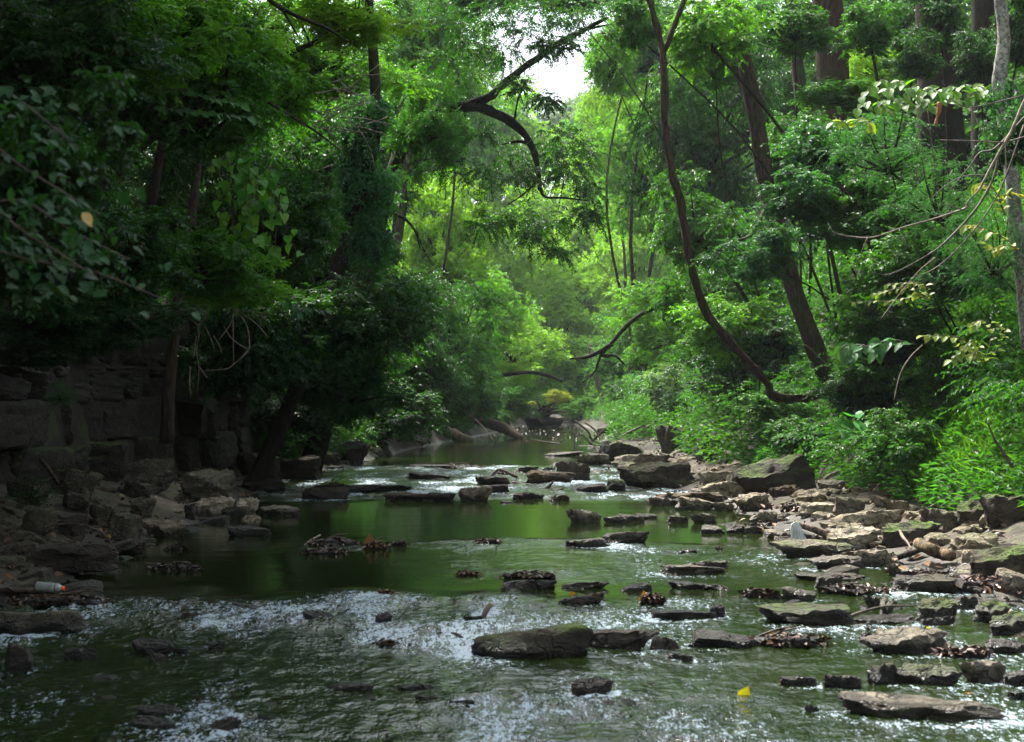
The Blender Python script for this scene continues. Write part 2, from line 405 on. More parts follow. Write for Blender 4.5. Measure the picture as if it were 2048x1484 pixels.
def foliage(rng, centres, radii, dens, nl, llen, lw, shape, flat=0.62, spray=0.55, droop=0.35, updir=0.75):
    """centres of leaf clumps (k,3), their radii; dens sprays per clump; nl leaves per spray"""
    k = len(centres); Cn = np.repeat(centres, dens, 0); Rn = np.repeat(radii, dens)
    n = len(Cn)
    d = rng.normal(size=(n, 3)); d[:, 2] = d[:, 2] * 0.7 + 0.15; d = nrm(d)
    sl_ = Rn * spray * rng.uniform(0.7, 1.3, n)
    o = Cn + d * np.array([1, 1, flat]) * (Rn * rng.uniform(0.15, 0.75, n))[:, None]
    dir_ = nrm(d * np.array([1, 1, 0.45]) + rng.normal(size=(n, 3)) * 0.35)
    side = nrm(np.cross(dir_, (0, 0, 1.0)))
    t = np.linspace(0.12, 1, nl)[None] + rng.uniform(-.03, .03, (n, nl))
    dr = droop * rng.uniform(0.3, 1.6, n)
    Pp = o[:, None] + dir_[:, None] * (sl_[:, None] * t)[..., None]
    Pp[..., 2] -= (dr[:, None] * sl_[:, None] * t * t)
    sg = np.where(np.arange(nl) % 2 == 0, 1.0, -1.0)[None, :, None]
    LD = dir_[:, None] * 0.55 + side[:, None] * sg * 0.8 + rng.normal(size=(n, nl, 3)) * 0.22
    LD[..., 2] -= 0.25 + dr[:, None] * 0.5
    NN = np.array([0, 0, 1.0]) * updir + d[:, None] * 0.5 + rng.normal(size=(n, nl, 3)) * 0.38
    L = llen * rng.uniform(0.65, 1.2, (n, nl)) * (1.0 - 0.35 * np.clip(t, 0, 1)); W = L * lw
    clv = np.repeat(rng.uniform(0, 1, k), dens)
    lv = np.clip((0.35 * clv + 0.3 * rng.uniform(0, 1, n))[:, None] + rng.uniform(0, 0.35, (n, nl)), 0, 1)
    tw = (o, dir_, sl_, dr)
    return leaves_geo(Pp.reshape(-1, 3), LD.reshape(-1, 3), NN.reshape(-1, 3), L.ravel(), W.ravel(), shape, lv.ravel()), tw
def twigs(tw, every, r, rng):
    o, d, L, dr = tw; s = np.arange(0, len(o), every); o, d, L, dr = o[s], d[s], L[s][:, None], dr[s][:, None]
    pts = [o - d * L * .25, o + d * L * .4 - np.array([0, 0, 1]) * dr * L * .16, o + d * L - np.array([0, 0, 1]) * dr * L]
    n = len(o); a = nrm(np.cross(d, (0, 0, 1.0))); b = nrm(np.cross(a, d)); V = []
    for p, rr in zip(pts, (r, r * .7, r * .3)):
        for q in range(3):
            an = q * 2.094; V.append(p + (a * math.cos(an) + b * math.sin(an)) * rr)
    V = np.stack(V, 1).reshape(-1, 3); i = np.arange(n)[:, None] * 9
    Fs = np.concatenate([i + np.array([[z + q, z + (q + 1) % 3, z + 3 + (q + 1) % 3, z + 3 + q]]) for z in (0, 3) for q in range(3)])
    return V, Fs

PROTO = {}
def proto(key, seed, R, ncl, dens, nl, llen, lw, shape, cr=0.36, zr=0.8, **kw):
    rng = np.random.default_rng(seed)
    c = []
    while len(c) < ncl:
        p = rng.normal(size=3); p /= np.linalg.norm(p); p *= rng.uniform(0.45, 0.82) if rng.random() < .8 else rng.uniform(0, .45)
        q = p * np.array([1, 1, zr]); 
        if all(np.linalg.norm(q - z) > 0.9 * cr * (1.0 if len(c) < ncl * .7 else .5) for z in c) or rng.random() < .06: c.append(q)
    c = np.array(c) * R * (1 + 0.15 * rng.normal(size=(ncl, 1)))
    rad = R * cr * rng.uniform(0.7, 1.25, ncl)
    (V, Fs, lv), tw = foliage(rng, c, rad, dens, nl, llen, lw, shape, **kw)
    me = mesh("crown_" + key, V, [Fs], [M_LEAF], False, {"lv": lv})
    # limbs that carry the clumps
    tb = []
    for q in c:
        if rng.random() < 0.75:
            mid = q * 0.5 + np.array([0, 0, -0.15 * R]) + rng.normal(size=3) * 0.05 * R
            tb.append(tube([np.array([0, 0, -0.35 * R]), mid, q], [0.016 * R + .012, 0.009 * R + .006, 0.003 * R + .002], 5, 3))
    tv, tf = twigs(tw, 5, 0.004 + 0.0008 * R, rng)
    V2, Q2, T2, o = [tv], [tf], [], len(tv)
    for (a, b, cc_) in tb: V2.append(a); Q2.append(b + o); T2.append(cc_ + o); o += len(a)
    lm = mesh("limbs_" + key, np.concatenate(V2), [np.concatenate(Q2)] + ([np.concatenate(T2)] if T2 else []), [M_BARK])
    PROTO[key] = (me, lm, R, zr)
for i in range(3):
    proto(f"S{i}", 10 + i, 1.3, 22, 46, 10, 0.115, 0.56, 6, cr=0.34, droop=0.35)
    proto(f"M{i}", 20 + i, 2.6, 36, 54, 11, 0.15, 0.60, 4, cr=0.30, droop=0.3)
    proto(f"L{i}", 30 + i, 5.0, 62, 52, 11, 0.25, 0.62, 4, cr=0.24, droop=0.2)
proto("P0", 41, 1.4, 26, 26, 19, 0.062, 0.36, 4, cr=0.34, spray=0.62, droop=0.5)       # feathery pinnate
proto("B0", 44, 1.2, 18, 40, 9, 0.15, 0.66, 6, cr=0.36, droop=0.5)                        # broad near leaves
proto("B1", 45, 1.2, 14, 30, 9, 0.15, 0.66, 6, cr=0.36, droop=0.6)
#proto("I0", 46, 1.0, 40, 30, 10, 0.085, 0.75, 4, cr=0.22, droop=1.1, updir=0.3)           # ivy curtain

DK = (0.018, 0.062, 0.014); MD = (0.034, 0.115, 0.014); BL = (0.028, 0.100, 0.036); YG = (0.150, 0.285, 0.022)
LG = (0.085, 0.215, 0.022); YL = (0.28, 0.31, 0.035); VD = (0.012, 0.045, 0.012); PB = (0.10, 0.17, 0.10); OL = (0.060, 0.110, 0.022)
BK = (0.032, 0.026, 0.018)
trees = []
def tree(label, px, py, D, w_, h_, key, colr, name="tree", cat="tree", tr=0.09, lean=0.0, rot=None, group=None, depth=None):
    me, lm, R, zr = PROTO[key]
    c = P(px, py, D); W = w_ * D / F / 2; Hh = h_ * D / F / 2
    sx, sz = W / (R * 0.98), Hh / (R * zr * 0.98); sy = depth if depth else (sx * 0.6 + sz * 0.4)
    bx = c.x + lean; gz = H(bx, c.y)
    if c.y < 108:                            # crowns hang out over the creek: rooted up on the nearer bank
        back = 3.4 if c.y < 60 else 2.2
        if name in ("bush", "shrub"): back = (3.3 if py < 600 else 2.2) if c.y < 40 else .6
        L = float(np.interp(c.y, LY, LX)) - back; Rr = float(np.interp(c.y, RY, RX)) + back
        if bx > L and abs(bx - L) < abs(bx - Rr): bx = L
        elif bx < Rr and bx > L: bx = Rr
        gz = H(bx, c.y); tr *= .28 if name == 'shrub' else .7
    e = obj(name, None, None, (bx, c.y, gz), label, cat, group)
    r = rot if rot is not None else random.uniform(0, 6.28)
    M = Matrix.Translation(c - Vector((bx, c.y, gz))) @ Matrix.Rotation(r, 4, 'Z') @ Matrix.Diagonal((sx, sy, sz, 1)) if False else \
        Matrix.Translation(c - Vector((bx, c.y, gz))) @ Matrix.Diagonal((sx, sy, sz, 1)) @ Matrix.Rotation(r, 4, 'Z')
    cr = obj("crown", me, e, color=colr); cr.matrix_local = M
    lb = obj("limb_work", lm, e, color=BK); lb.matrix_local = M
    top = c - Vector((bx, c.y, gz)) + Vector((0, 0, -0.3 * Hh))
    if top.z > 0.15:
        wob = .22 if name == 'shrub' else .1
        q = top * 0.5 + Vector((random.uniform(-wob, wob) * top.z, random.uniform(-.1, .1) * top.z, 0.1 * top.length * (1 if abs(top.x) > 1 else 0)))
        tube_obj("trunk", [Vector((0, 0, -0.25)), q, top, top + Vector((0, 0, .3 * Hh))], [tr * 1.3, tr, tr * .6, tr * .1], M_BARK, e, 10, 5, 0.12, len(trees), BK)
    trees.append(e); return e

T = tree
# beyond the bend and far background
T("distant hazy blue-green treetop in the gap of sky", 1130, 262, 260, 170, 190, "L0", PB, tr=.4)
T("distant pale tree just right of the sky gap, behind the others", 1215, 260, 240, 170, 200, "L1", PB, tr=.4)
T("tall yellow-green tree filling the left of the far gap", 990, 330, 165, 300, 400, "L1", YG, tr=.35)
T("tall light green tree right of the far gap, below the sky", 1270, 340, 155, 300, 380, "L2", LG, tr=.35)
T("rounded bright yellow-green tree in the middle of the view", 1110, 480, 150, 300, 330, "L0", YG, tr=.3)
T("light green tree beyond the arching dark limb", 950, 560, 125, 250, 340, "L2", YG, tr=.3)
T("fresh green tree beyond the pool, right of the middle", 1280, 560, 120, 250, 320, "L1", YG, tr=.3)
T("yellow-green tree low over the bend of the creek", 1120, 640, 128, 260, 220, "M1", YG, tr=.2)
T("olive tree above the far end of the pool", 1180, 720, 118, 230, 150, "M2", LG, tr=.2)
T("pale green tree leaning from the left over the far pool", 1030, 690, 98, 220, 170, "M0", YG, tr=.18)
T("mid green tree leaning from the right over the far pool", 1265, 700, 90, 200, 170, "M1", MD, tr=.18)
T("bright yellow bush at the water's far end", 1112, 794, 108, 64, 34, "S0", YL, "bush", "bush", .03)
T("small yellow bush left of the bright yellow bush", 1062, 808, 104, 40, 16, "S1", YL, "bush", "bush", .02)
T("light green bush to the right of the yellow bush", 1185, 812, 112, 130, 60, "S2", LG, "bush", "bush", .03)
T("low dark bush on the left at the far bend", 1020, 800, 95, 130, 90, "M2", MD, "bush", "bush", .05)
for i, (a, b) in enumerate(((700, 330), (560, 330), (850, 250), (1420, 260), (1600, 260))):
    T(["tall tree far behind the left bank, left of the pale dead twigs", "tall tree far behind the left bank, at the upper left", "tall tree far behind the left bank, nearest the sky gap",
       "tall tree far behind the right bank, beyond the hanging vine", "tall tree far behind the right bank, beyond the leaning trunk"][i], a, b, 120 + i * 6, 420, 620, f"L{i % 3}", [MD, MD, LG, LG, MD][i], tr=.35)
# left bank, middle distance
T("light green tree left of the far gap, hanging over the pool", 880, 470, 80, 260, 360, "L0", YG, tr=.3)
T("dark green tree at the top, just left of the sky", 830, 60, 60, 250, 260, "M0", MD, tr=.22)
T("mid green tree behind the ivy-clad trunk", 800, 280, 64, 280, 300, "L1", MD, tr=.22)
T("leafy tree above the fallen logs on the left bank", 900, 660, 70, 260, 280, "M2", MD, tr=.2)
T("dark leafy tree drooping to the water left of the logs", 810, 700, 56, 280, 300, "M1", DK, tr=.2)
T("low green bush over the root of the left fallen log", 930, 790, 72, 190, 110, "S1", MD, "bush", "bush", .05)
T("low dark bush at the water's edge beyond the left riffle", 790, 820, 50, 220, 120, "S2", DK, "bush", "bush", .05)
T("dense green tree left of the middle, low over the bank", 690, 610, 44, 320, 320, "M0", MD, tr=.2)
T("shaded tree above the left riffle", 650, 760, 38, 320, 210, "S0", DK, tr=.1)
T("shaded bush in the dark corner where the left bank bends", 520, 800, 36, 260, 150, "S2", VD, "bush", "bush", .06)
T("tree of fine leaves behind the pale dead twigs, upper left", 650, 330, 40, 330, 360, "M1", MD, tr=.2)
T("light green tree overhanging at the top left of the middle", 640, 90, 33, 380, 300, "M2", LG, tr=.2)
T("dark tree between the vine and the ivy-clad trunk", 590, 500, 32, 320, 320, "M0", DK, tr=.16)
T("leafy tree right of the bare grey twig spray", 570, 640, 29, 330, 200, "S1", MD, tr=.12)
T("tall tree rooted on top of the stone cliff, at the left edge", 120, 60, 36, 520, 420, "M1", DK, tr=.22)
T("tall tree rooted on top of the stone cliff, behind the vine", 400, 90, 34, 460, 400, "M2", MD, tr=.22)
T("tree on the cliff top just above the blocks", 230, 420, 30, 500, 420, "M0", VD, tr=.16)
T("dark tree between cliff top and vine", 420, 420, 27, 330, 380, "M2", DK, tr=.16)
# left bank, near
T("near tree with pale oval leaves over the upper left", 420, 190, 19, 380, 330, "S0", MD, tr=.08)
T("near dark tree filling the top left corner", 110, 110, 15, 470, 360, "S1", DK, tr=.1)
T("near tree right of the top left corner, lit along its edge", 320, 60, 17, 340, 240, "S2", LG, tr=.08)
T("near dark tree below the top left corner", 90, 380, 13, 420, 320, "S2", DK, tr=.08)
T("near tree with drooping tips in front of the cliff, left", 240, 520, 15, 360, 220, "S0", DK, tr=.07)
T("near tree with drooping tips in front of the cliff, below the vine", 400, 520, 18, 300, 180, "S1", MD, tr=.06)
T("low dark sapling at the left edge in front of the cliff", 70, 570, 12, 320, 170, "S1", VD, "sapling", "sapling", .04)
T("blurred broad-leaved branch end closest to the camera, left", 90, 300, 6.4, 400, 330, "B1", DK, "tree", "tree", .04)
T("blurred broad-leaved tree at the left edge, lower than the other", 60, 500, 7.4, 330, 260, "B0", DK, "tree", "tree", .04)
T("small shrub with compound leaves growing from the cliff face", 120, 790, 21, 80, 60, "P0", BL, "shrub", "shrub", .01)
T("dark fern-like tuft on the left rock shelf", 60, 985, 17.5, 110, 80, "P0", DK, "shrub", "shrub", .01)
# right bank, far to near
T("sunlit green tree behind the hanging vine", 1330, 320, 78, 260, 420, "L2", LG, tr=.14)
T("leafy treetop right of the sky gap", 1300, 80, 66, 260, 280, "M1", MD, tr=.10)
T("light green tree right of the sky, hanging over the creek", 1250, 130, 74, 130, 200, "M0", YG, tr=.08)
T("bright green tree left of the vine's bend", 1360, 640, 62, 260, 230, "M2", LG, tr=.16)
T("dark round bush by the right shore beyond the log jam", 1262, 786, 74, 90, 80, "S1", DK, "bush", "bush", .04)
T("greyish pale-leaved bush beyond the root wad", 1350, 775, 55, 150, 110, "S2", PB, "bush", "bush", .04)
T("dark tree with hanging leaf bunches behind the vine", 1410, 260, 48, 300, 460, "M0", DK, tr=.2)
T("green tree between vine and leaning trunk", 1440, 560, 42, 300, 320, "M1", MD, tr=.16)
T("dark undergrowth tree below the leaning trunk", 1480, 740, 38, 260, 170, "S0", DK, tr=.08)
T("tall shaded tree in the wood behind the leaning trunk", 1580, 150, 62, 420, 460, "L0", MD, tr=.3)
T("tall shaded tree in the wood behind the reddish trunk", 1750, 120, 56, 420, 420, "L1", DK, tr=.3)
T("tall shaded tree in the wood at the top right corner", 1960, 130, 54, 420, 420, "L2", DK, tr=.3)
T("dim tree behind the right bank shrubs, lower", 1800, 380, 46, 420, 300, "M1", DK, tr=.2)
T("dim tree behind the pale sapling, lower right", 1990, 420, 42, 330, 330, "M2", DK, tr=.2)
T("yellow-green understorey tree between the two dark trunks", 1760, 130, 40, 170, 120, "M0", YG, tr=.08)
T("leafy branch top hanging in front of the reddish trunk", 1740, 55, 34, 170, 130, "S2", MD, tr=.06)
T("leafy branch top hanging in front of the broad dark trunk", 1880, 40, 33, 130, 130, "S0", DK, tr=.06)
T("shrub with pointed leaves crossing the leaning trunk, upper", 1600, 390, 25, 220, 130, "S0", BL, "shrub", "shrub", .05)
T("shrub with pointed leaves crossing the leaning trunk, lower", 1520, 500, 26, 200, 150, "S2", BL, "shrub", "shrub", .05)
T("tall green shrub right of the leaning trunk, upper", 1680, 300, 26, 300, 190, "S1", BL, "shrub", "shrub", .05)
T("feathery shrub below the large yellow-green leaves", 1780, 300, 23, 300, 200, "P0", BL, "shrub", "shrub", .04)
T("dense shrub in the middle of the right bank", 1730, 430, 25, 320, 200, "S0", MD, "shrub", "shrub", .05)
T("feathery shrub behind the dead grey branches", 1880, 400, 21, 280, 200, "P0", BL, "shrub", "shrub", .04)
T("dense shrub behind the dead grey branches, lower", 1850, 520, 23, 300, 200, "S1", MD, "shrub", "shrub", .05)
T("shaded shrub right of the leaning trunk's foot", 1750, 640, 25, 220, 190, "S2", MD, "shrub", "shrub", .05)
T("dark shrub left of the leaning trunk's foot", 1520, 690, 34, 200, 180, "S1", DK, "shrub", "shrub", .05)
T("dark shrub over the hollow in the right bank", 1790, 670, 24, 240, 150, "S0", DK, "shrub", "shrub", .05)
T("right edge shrub beside the pale sapling, upper", 2030, 250, 18, 140, 200, "S2", BL, "shrub", "shrub", .04)
T("right edge shrub beside the pale sapling, middle", 1990, 500, 19, 230, 240, "P0", BL, "shrub", "shrub", .04)
T("right edge shrub above the bright grass", 1930, 560, 22, 230, 120, "S1", BL, "shrub", "shrub", .04)
T("dark creeping shrub below the vine's lowest bend", 1560, 810, 30, 200, 80, "S2", MD, "shrub", "shrub", .03)
T("dark creeping shrub in the hollow right of the vine's end", 1720, 790, 24, 180, 140, "S1", VD, "shrub", "shrub", .03)
T("leafy shrub at the top, left of the leaning trunk", 1420, 60, 30, 230, 190, "S1", LG, tr=.05)
T("leafy branch tips hanging at the top beside the vine fork", 1265, 40, 30, 130, 150, "S0", MD, tr=.03)
# overhead canopy added to shade the banks (crowns reach above the frame)
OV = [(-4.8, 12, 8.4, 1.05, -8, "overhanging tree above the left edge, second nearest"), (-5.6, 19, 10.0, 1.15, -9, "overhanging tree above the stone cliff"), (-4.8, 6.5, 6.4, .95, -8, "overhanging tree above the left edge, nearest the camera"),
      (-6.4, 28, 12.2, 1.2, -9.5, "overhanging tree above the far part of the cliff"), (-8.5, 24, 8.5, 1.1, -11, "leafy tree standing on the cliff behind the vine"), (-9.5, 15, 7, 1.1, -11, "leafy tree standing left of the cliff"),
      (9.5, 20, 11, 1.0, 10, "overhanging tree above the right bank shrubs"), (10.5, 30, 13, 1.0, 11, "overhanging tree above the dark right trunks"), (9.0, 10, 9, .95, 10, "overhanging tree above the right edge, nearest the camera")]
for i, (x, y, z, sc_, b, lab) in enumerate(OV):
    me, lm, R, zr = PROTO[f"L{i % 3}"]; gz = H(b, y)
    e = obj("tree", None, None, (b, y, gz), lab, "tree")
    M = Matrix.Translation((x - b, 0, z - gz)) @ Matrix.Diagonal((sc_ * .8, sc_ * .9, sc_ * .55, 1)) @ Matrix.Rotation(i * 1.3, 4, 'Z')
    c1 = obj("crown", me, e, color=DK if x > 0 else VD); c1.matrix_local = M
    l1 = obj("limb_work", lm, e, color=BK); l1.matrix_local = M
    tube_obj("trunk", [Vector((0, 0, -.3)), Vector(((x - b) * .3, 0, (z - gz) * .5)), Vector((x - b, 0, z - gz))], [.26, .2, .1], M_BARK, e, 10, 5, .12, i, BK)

T("dark bush drooping over the left shore under the ivy-clad trunk", 700, 760, 31, 300, 210, "S0", DK, "bush", "bush", .05)
T("leafy dark crown just below the ivy curtain", 740, 640, 29, 260, 260, "S1", DK, tr=.08)
T("very dark bush where the cliff ends", 500, 690, 28, 260, 240, "S2", VD, "bush", "bush", .05)
T("dark bush low over the far left shore", 880, 800, 60, 170, 110, "S0", DK, "bush", "bush", .05)
T("leafy crown wrapping the root of the black arching limb", 850, 240, 34.5, 150, 230, "M1", MD, tr=.08)
T("light green crown low behind the arching locust limb", 960, 640, 88, 200, 240, "M1", LG, tr=.2)
T("bright yellow-green tree closing the low centre of the view", 1170, 560, 135, 260, 300, "L2", YG, tr=.3)
T("light green tree under the sky gap", 1200, 420, 150, 260, 330, "L0", YG, tr=.3)
T("green tree low in the centre behind the yellow bush", 1130, 745, 122, 260, 140, "M0", YG, tr=.2)
T("lime green crown at the top edge left of the ivy", 700, 30, 25, 260, 150, "S2", YG, tr=.07)
T("lime green crown lit above the heart-leaved vine", 500, 110, 20, 230, 130, "S0", LG, tr=.06)
T("lit leafy crown below the heart-leaved vine", 480, 560, 19, 220, 130, "S2", LG, tr=.05)
T("dense dark crown in the upper left corner, behind the near one", 180, 200, 20, 420, 380, "M1", VD, tr=.1)
T("low green shrub above the slanting mossy slab", 1620, 870, 29, 200, 110, "S1", MD, "shrub", "shrub", .03)
T("low green shrub right of the broad-leaved seedling", 1780, 880, 22, 220, 140, "S2", MD, "shrub", "shrub", .03)
T("green shrub on the right bank beneath the star-like leaves", 1740, 740, 24, 240, 140, "S0", MD, "shrub", "shrub", .03)
T("leafy shrub beside the vine's long slope", 1450, 650, 34, 220, 170, "S1", LG, "shrub", "shrub", .03)
T("bushy crown behind the upper vine", 1390, 440, 36, 200, 220, "S2", MD, tr=.06)
T("shrub between the leaning trunk and the reddish trunk", 1600, 290, 36, 190, 200, "S1", MD, tr=.05)

T("pale green tree just left of the sky gap, behind the locust limbs", 905, 110, 72, 170, 260, "M1", LG, tr=.08)
T("dusky leafy spray at the top edge above the sky gap, left", 960, 0, 48, 170, 90, "S1", BL, tr=.03)
T("leafy spray at the top edge above the sky gap, right", 1130, -10, 44, 200, 80, "S2", MD, tr=.03)
T("light leaves dipping into the right side of the sky gap", 1225, 120, 50, 110, 180, "S0", LG, tr=.03)
T("lime tree low in the right side of the sky gap", 1215, 260, 110, 150, 220, "M2", YG, tr=.1)
T("leaf layer in front of the thin dark leaning trunk, top", 1590, 60, 34, 200, 130, "S0", MD, tr=.03)
T("leaf layer crossing the reddish trunk's lower half", 1680, 190, 33, 190, 90, "S1", MD, tr=.03)
T("leaf layer crossing the broadest dark trunk, left side", 1830, 110, 32, 120, 110, "S2", DK, tr=.03)
T("leaf layer between the broadest trunk and the pale sapling", 1960, 110, 32, 130, 150, "S1", DK, tr=.03)
T("leaves crowding the top right corner beside the pale sapling", 2040, 60, 28, 110, 190, "S0", DK, tr=.03)
T("hanging leafy bough at the top between vine fork and leaning trunk", 1430, 110, 35, 150, 160, "S2", MD, tr=.03)
T("dark drooping bough covering the cliff's upper edge, left", 90, 640, 15.5, 300, 130, "S1", VD, tr=.04)
T("dark drooping bough covering the cliff's upper edge, middle", 270, 620, 16.5, 260, 130, "S2", VD, tr=.04)
T("dark green bough between the drooping boughs and the ivy", 560, 440, 22, 260, 260, "S1", DK, tr=.05)
T("dark bush crowding the water left of the far riffle", 620, 820, 36, 240, 110, "S0", VD, "bush", "bush", .03)
T("dark green tree closing the left bank above the low bushes", 760, 560, 40, 260, 260, "M1", DK, tr=.08)

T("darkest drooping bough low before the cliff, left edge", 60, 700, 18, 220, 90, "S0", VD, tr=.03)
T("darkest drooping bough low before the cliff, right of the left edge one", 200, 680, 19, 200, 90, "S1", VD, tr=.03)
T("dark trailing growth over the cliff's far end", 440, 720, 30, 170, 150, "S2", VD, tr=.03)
T("mid green leaf curtain right of the heart-leaved vine", 620, 420, 27, 180, 200, "S0", MD, tr=.04)
T("mid green leaf curtain above the left riffle", 720, 700, 33, 220, 180, "S1", MD, tr=.04)

# ivy clad trunk
e = obj("ivy_clad_tree", None, None, (P(735, 600, 30).x - 2.2, 30.0) + (H(P(735, 600, 30).x - 2.2, 30),), "tree trunk wrapped in a dark hanging curtain of ivy", "tree")
c = P(735, 340, 30); rng = np.random.default_rng(46)
zz_ = rng.uniform(-1.45, 1.3, 70); aa = rng.uniform(0, 6.28, 70); r_ = .34 * (1 - .35 * np.abs(zz_))
Ci = np.stack([np.cos(aa) * r_, np.sin(aa) * r_, zz_], -1) + np.array(c - e.location)
(V, Fs, lv), tw = foliage(rng, Ci, np.full(70, .26), 30, 8, .085, .7, 4, flat=1.0, spray=.8, droop=1.2, updir=.2)
obj("ivy", mesh("ivy", V, [Fs], [M_LEAF], False, {"lv": lv}), e, color=BL)
tube_obj("trunk", [Vector((0, 0, -.3)), Vector((.9, 0, 1.6)), c - e.location, c - e.location + Vector((.1, 0, 2)), c - e.location + Vector((-.2, 0, 5))], [.16, .14, .12, .09, .05], M_BARK, e, 10, 5, .15, 3, BK)

# ------------------------------------------------------------------ named trunks and limbs
def pxpath(lst): return [P(*q) for q in lst]
def px2m(p, D): return p * D / F
def trunkthing(name, label, paths, m=M_BARK, color=BK, seg=14, rough=.14, cat="tree", parts=None):
    """paths: list of (partname, [(px,py,D)...], [radius px...])"""
    base = P(*paths[0][1][0]); e = obj(name, None, None, tuple(base), label, cat)
    for i, (pn, pts, rr) in enumerate(paths):
        w3 = pxpath(pts); r = [px2m(a, pts[0][2]) for a in rr]
        tube_obj(pn, [q - base for q in w3], r, m, e, seg, 6, rough, i + len(pts), color)
    return e
trunkthing("leaning_tree", "slender brown tree leaning left across the right bank", [
    ("trunk", [(1670, 790, 31), (1640, 720, 31), (1592, 590, 31), (1540, 400, 31), (1505, 200, 31), (1465, 0, 31), (1440, -160, 31)], [22, 20, 17, 17, 16, 14, 12]),
    ("limb", [(1540, 400, 31), (1500, 470, 30), (1460, 480, 29)], [5, 3, 1.5]),
    ("limb", [(1510, 225, 31), (1475, 150, 31.3), (1440, 60, 31.6), (1400, -20, 32)], [9, 7, 5, 4])], color=(0.075, 0.052, 0.034))
trunkthing("leaning_dead_stub", "short split dead stub leaning at the foot of the leaning tree", [
    ("trunk", [(1672, 775, 30), (1645, 740, 30), (1622, 705, 30), (1608, 690, 30)], [18, 13, 7, 2])], cat="stump")
trunkthing("hanging_vine", "long thick woody vine sagging in a hook over the right shore", [
    ("stem", [(1790, 900, 28), (1765, 830, 27.6), (1735, 780, 27.2), (1700, 764, 27), (1650, 786, 27), (1590, 798, 27), (1545, 790, 27), (1532, 765, 27), (1500, 728, 27), (1445, 668, 27), (1405, 610, 27), (1378, 510, 27), (1360, 400, 27), (1345, 350, 27), (1332, 270, 27), (1328, 180, 27), (1325, 100, 27), (1305, 20, 27), (1285, -60, 27)],
     [9, 8.5, 8, 8, 7.5, 7.5, 8, 8, 7.5, 7.5, 8, 7, 7.5, 7, 6.5, 7, 6.5, 6, 6]),
    ("stem", [(1326, 110, 27), (1345, 60, 27), (1372, -10, 27), (1385, -60, 27)], [6, 5.5, 5, 5])], color=(0.07, 0.044, 0.03), cat="vine", rough=.5)
trunkthing("reddish_trunk_tree", "thick reddish-brown trunk rising behind the right bank shrubs", [
    ("trunk", [(1672, 420, 38), (1670, 250, 38), (1664, 120, 38), (1650, -30, 38), (1645, -150, 38)], [38, 34, 33, 31, 30])], color=(0.065, 0.034, 0.022))
trunkthing("broad_dark_tree", "broadest dark furrowed trunk near the top right corner", [
    ("trunk", [(1884, 380, 37), (1878, 200, 37), (1872, 60, 37), (1866, -150, 37)], [52, 44, 42, 40])], color=(0.036, 0.027, 0.019))
trunkthing("dark_tree", "dark trunk between the broadest trunk and the pale sapling", [
    ("trunk", [(1975, 380, 41), (1970, 150, 41), (1968, -150, 41)], [30, 27, 26])], color=(0.036, 0.027, 0.019))
trunkthing("thin_dark_tree", "thin dark trunk leaning between leaning tree and reddish trunk", [
    ("trunk", [(1640, 420, 42), (1610, 260, 42), (1592, 100, 42), (1575, -60, 42)], [15, 14, 13, 12])], color=(0.05, 0.038, 0.028))
trunkthing("pale_sapling", "pale grey mottled sapling trunk at the right edge", [
    ("trunk", [(2055, 700, 19), (2045, 560, 19), (2030, 430, 19), (2022, 330, 19), (2004, 210, 19), (2000, 150, 19), (2008, 80, 19), (1998, -20, 19), (1992, -120, 19)],
     [13, 15, 15, 16, 14, 15, 13, 12, 11])], M_PALEBARK, rough=.12)
trunkthing("cliff_foot_tree", "thin dark trunk standing in front of the stone cliff", [
    ("trunk", [(335, 885, 22), (338, 780, 22), (352, 640, 22), (372, 500, 22.3), (390, 380, 22.5), (402, 220, 22.6), (398, 60, 22.7), (405, -120, 22.8)], [15, 12, 10, 10, 9, 8, 7, 6])], color=(0.07, 0.05, 0.035))
trunkthing("arching_limb_tree", "tree whose dark limb arches left over the far pool", [
    ("trunk", [(1500, 800, 46), (1495, 700, 46), (1470, 655, 46), (1420, 620, 46)], [14, 12, 9, 8]),
    ("limb", [(1420, 620, 46), (1370, 606, 46), (1310, 615, 46), (1260, 645, 46), (1220, 690, 46), (1200, 715, 46), (1188, 745, 46), (1165, 765, 46)], [6, 5, 4.5, 4.5, 4, 3, 2, 1]),
    ("limb", [(1225, 688, 46), (1180, 712, 46), (1140, 718, 46)], [5, 4, 2]), ("limb", [(1205, 712, 46), (1230, 712, 46), (1248, 728, 46)], [4, 3, 2])], color=(0.035, 0.028, 0.022))
trunkthing("far_arching_tree", "low dark arch of a trunk over the far end of the pool", [
    ("trunk", [(960, 770, 84), (1000, 752, 84), (1045, 745, 84), (1085, 748, 84), (1125, 762, 84)], [5, 4.5, 4, 4, 2])], color=(0.010, 0.008, 0.006))
trunkthing("far_grey_tree", "slim grey trunk beside the light green bush at the bend", [
    ("trunk", [(1212, 830, 108), (1203, 790, 108), (1190, 740, 108), (1180, 690, 108)], [8, 6, 6, 5])], color=(0.14, 0.11, 0.09))
trunkthing("leafless_limb_tree", "dark limbs crossing the leaves at the upper left", [
    ("trunk", [(300, 420, 23), (330, 260, 23), (365, 168, 23), (420, 160, 23), (470, 178, 23)], [10, 9, 8, 8, 7]),
    ("limb", [(470, 178, 23), (520, 195, 23), (570, 225, 23), (630, 262, 23), (680, 300, 23)], [5, 4, 3, 2.5, 1]),
    ("limb", [(465, 176, 23), (510, 158, 23), (575, 155, 23)], [6, 4, 1.5]),
    ("limb", [(440, 168, 23), (500, 130, 23), (540, 95, 23), (560, 60, 23)], [6, 5, 4, 3])], color=(0.04, 0.03, 0.022))
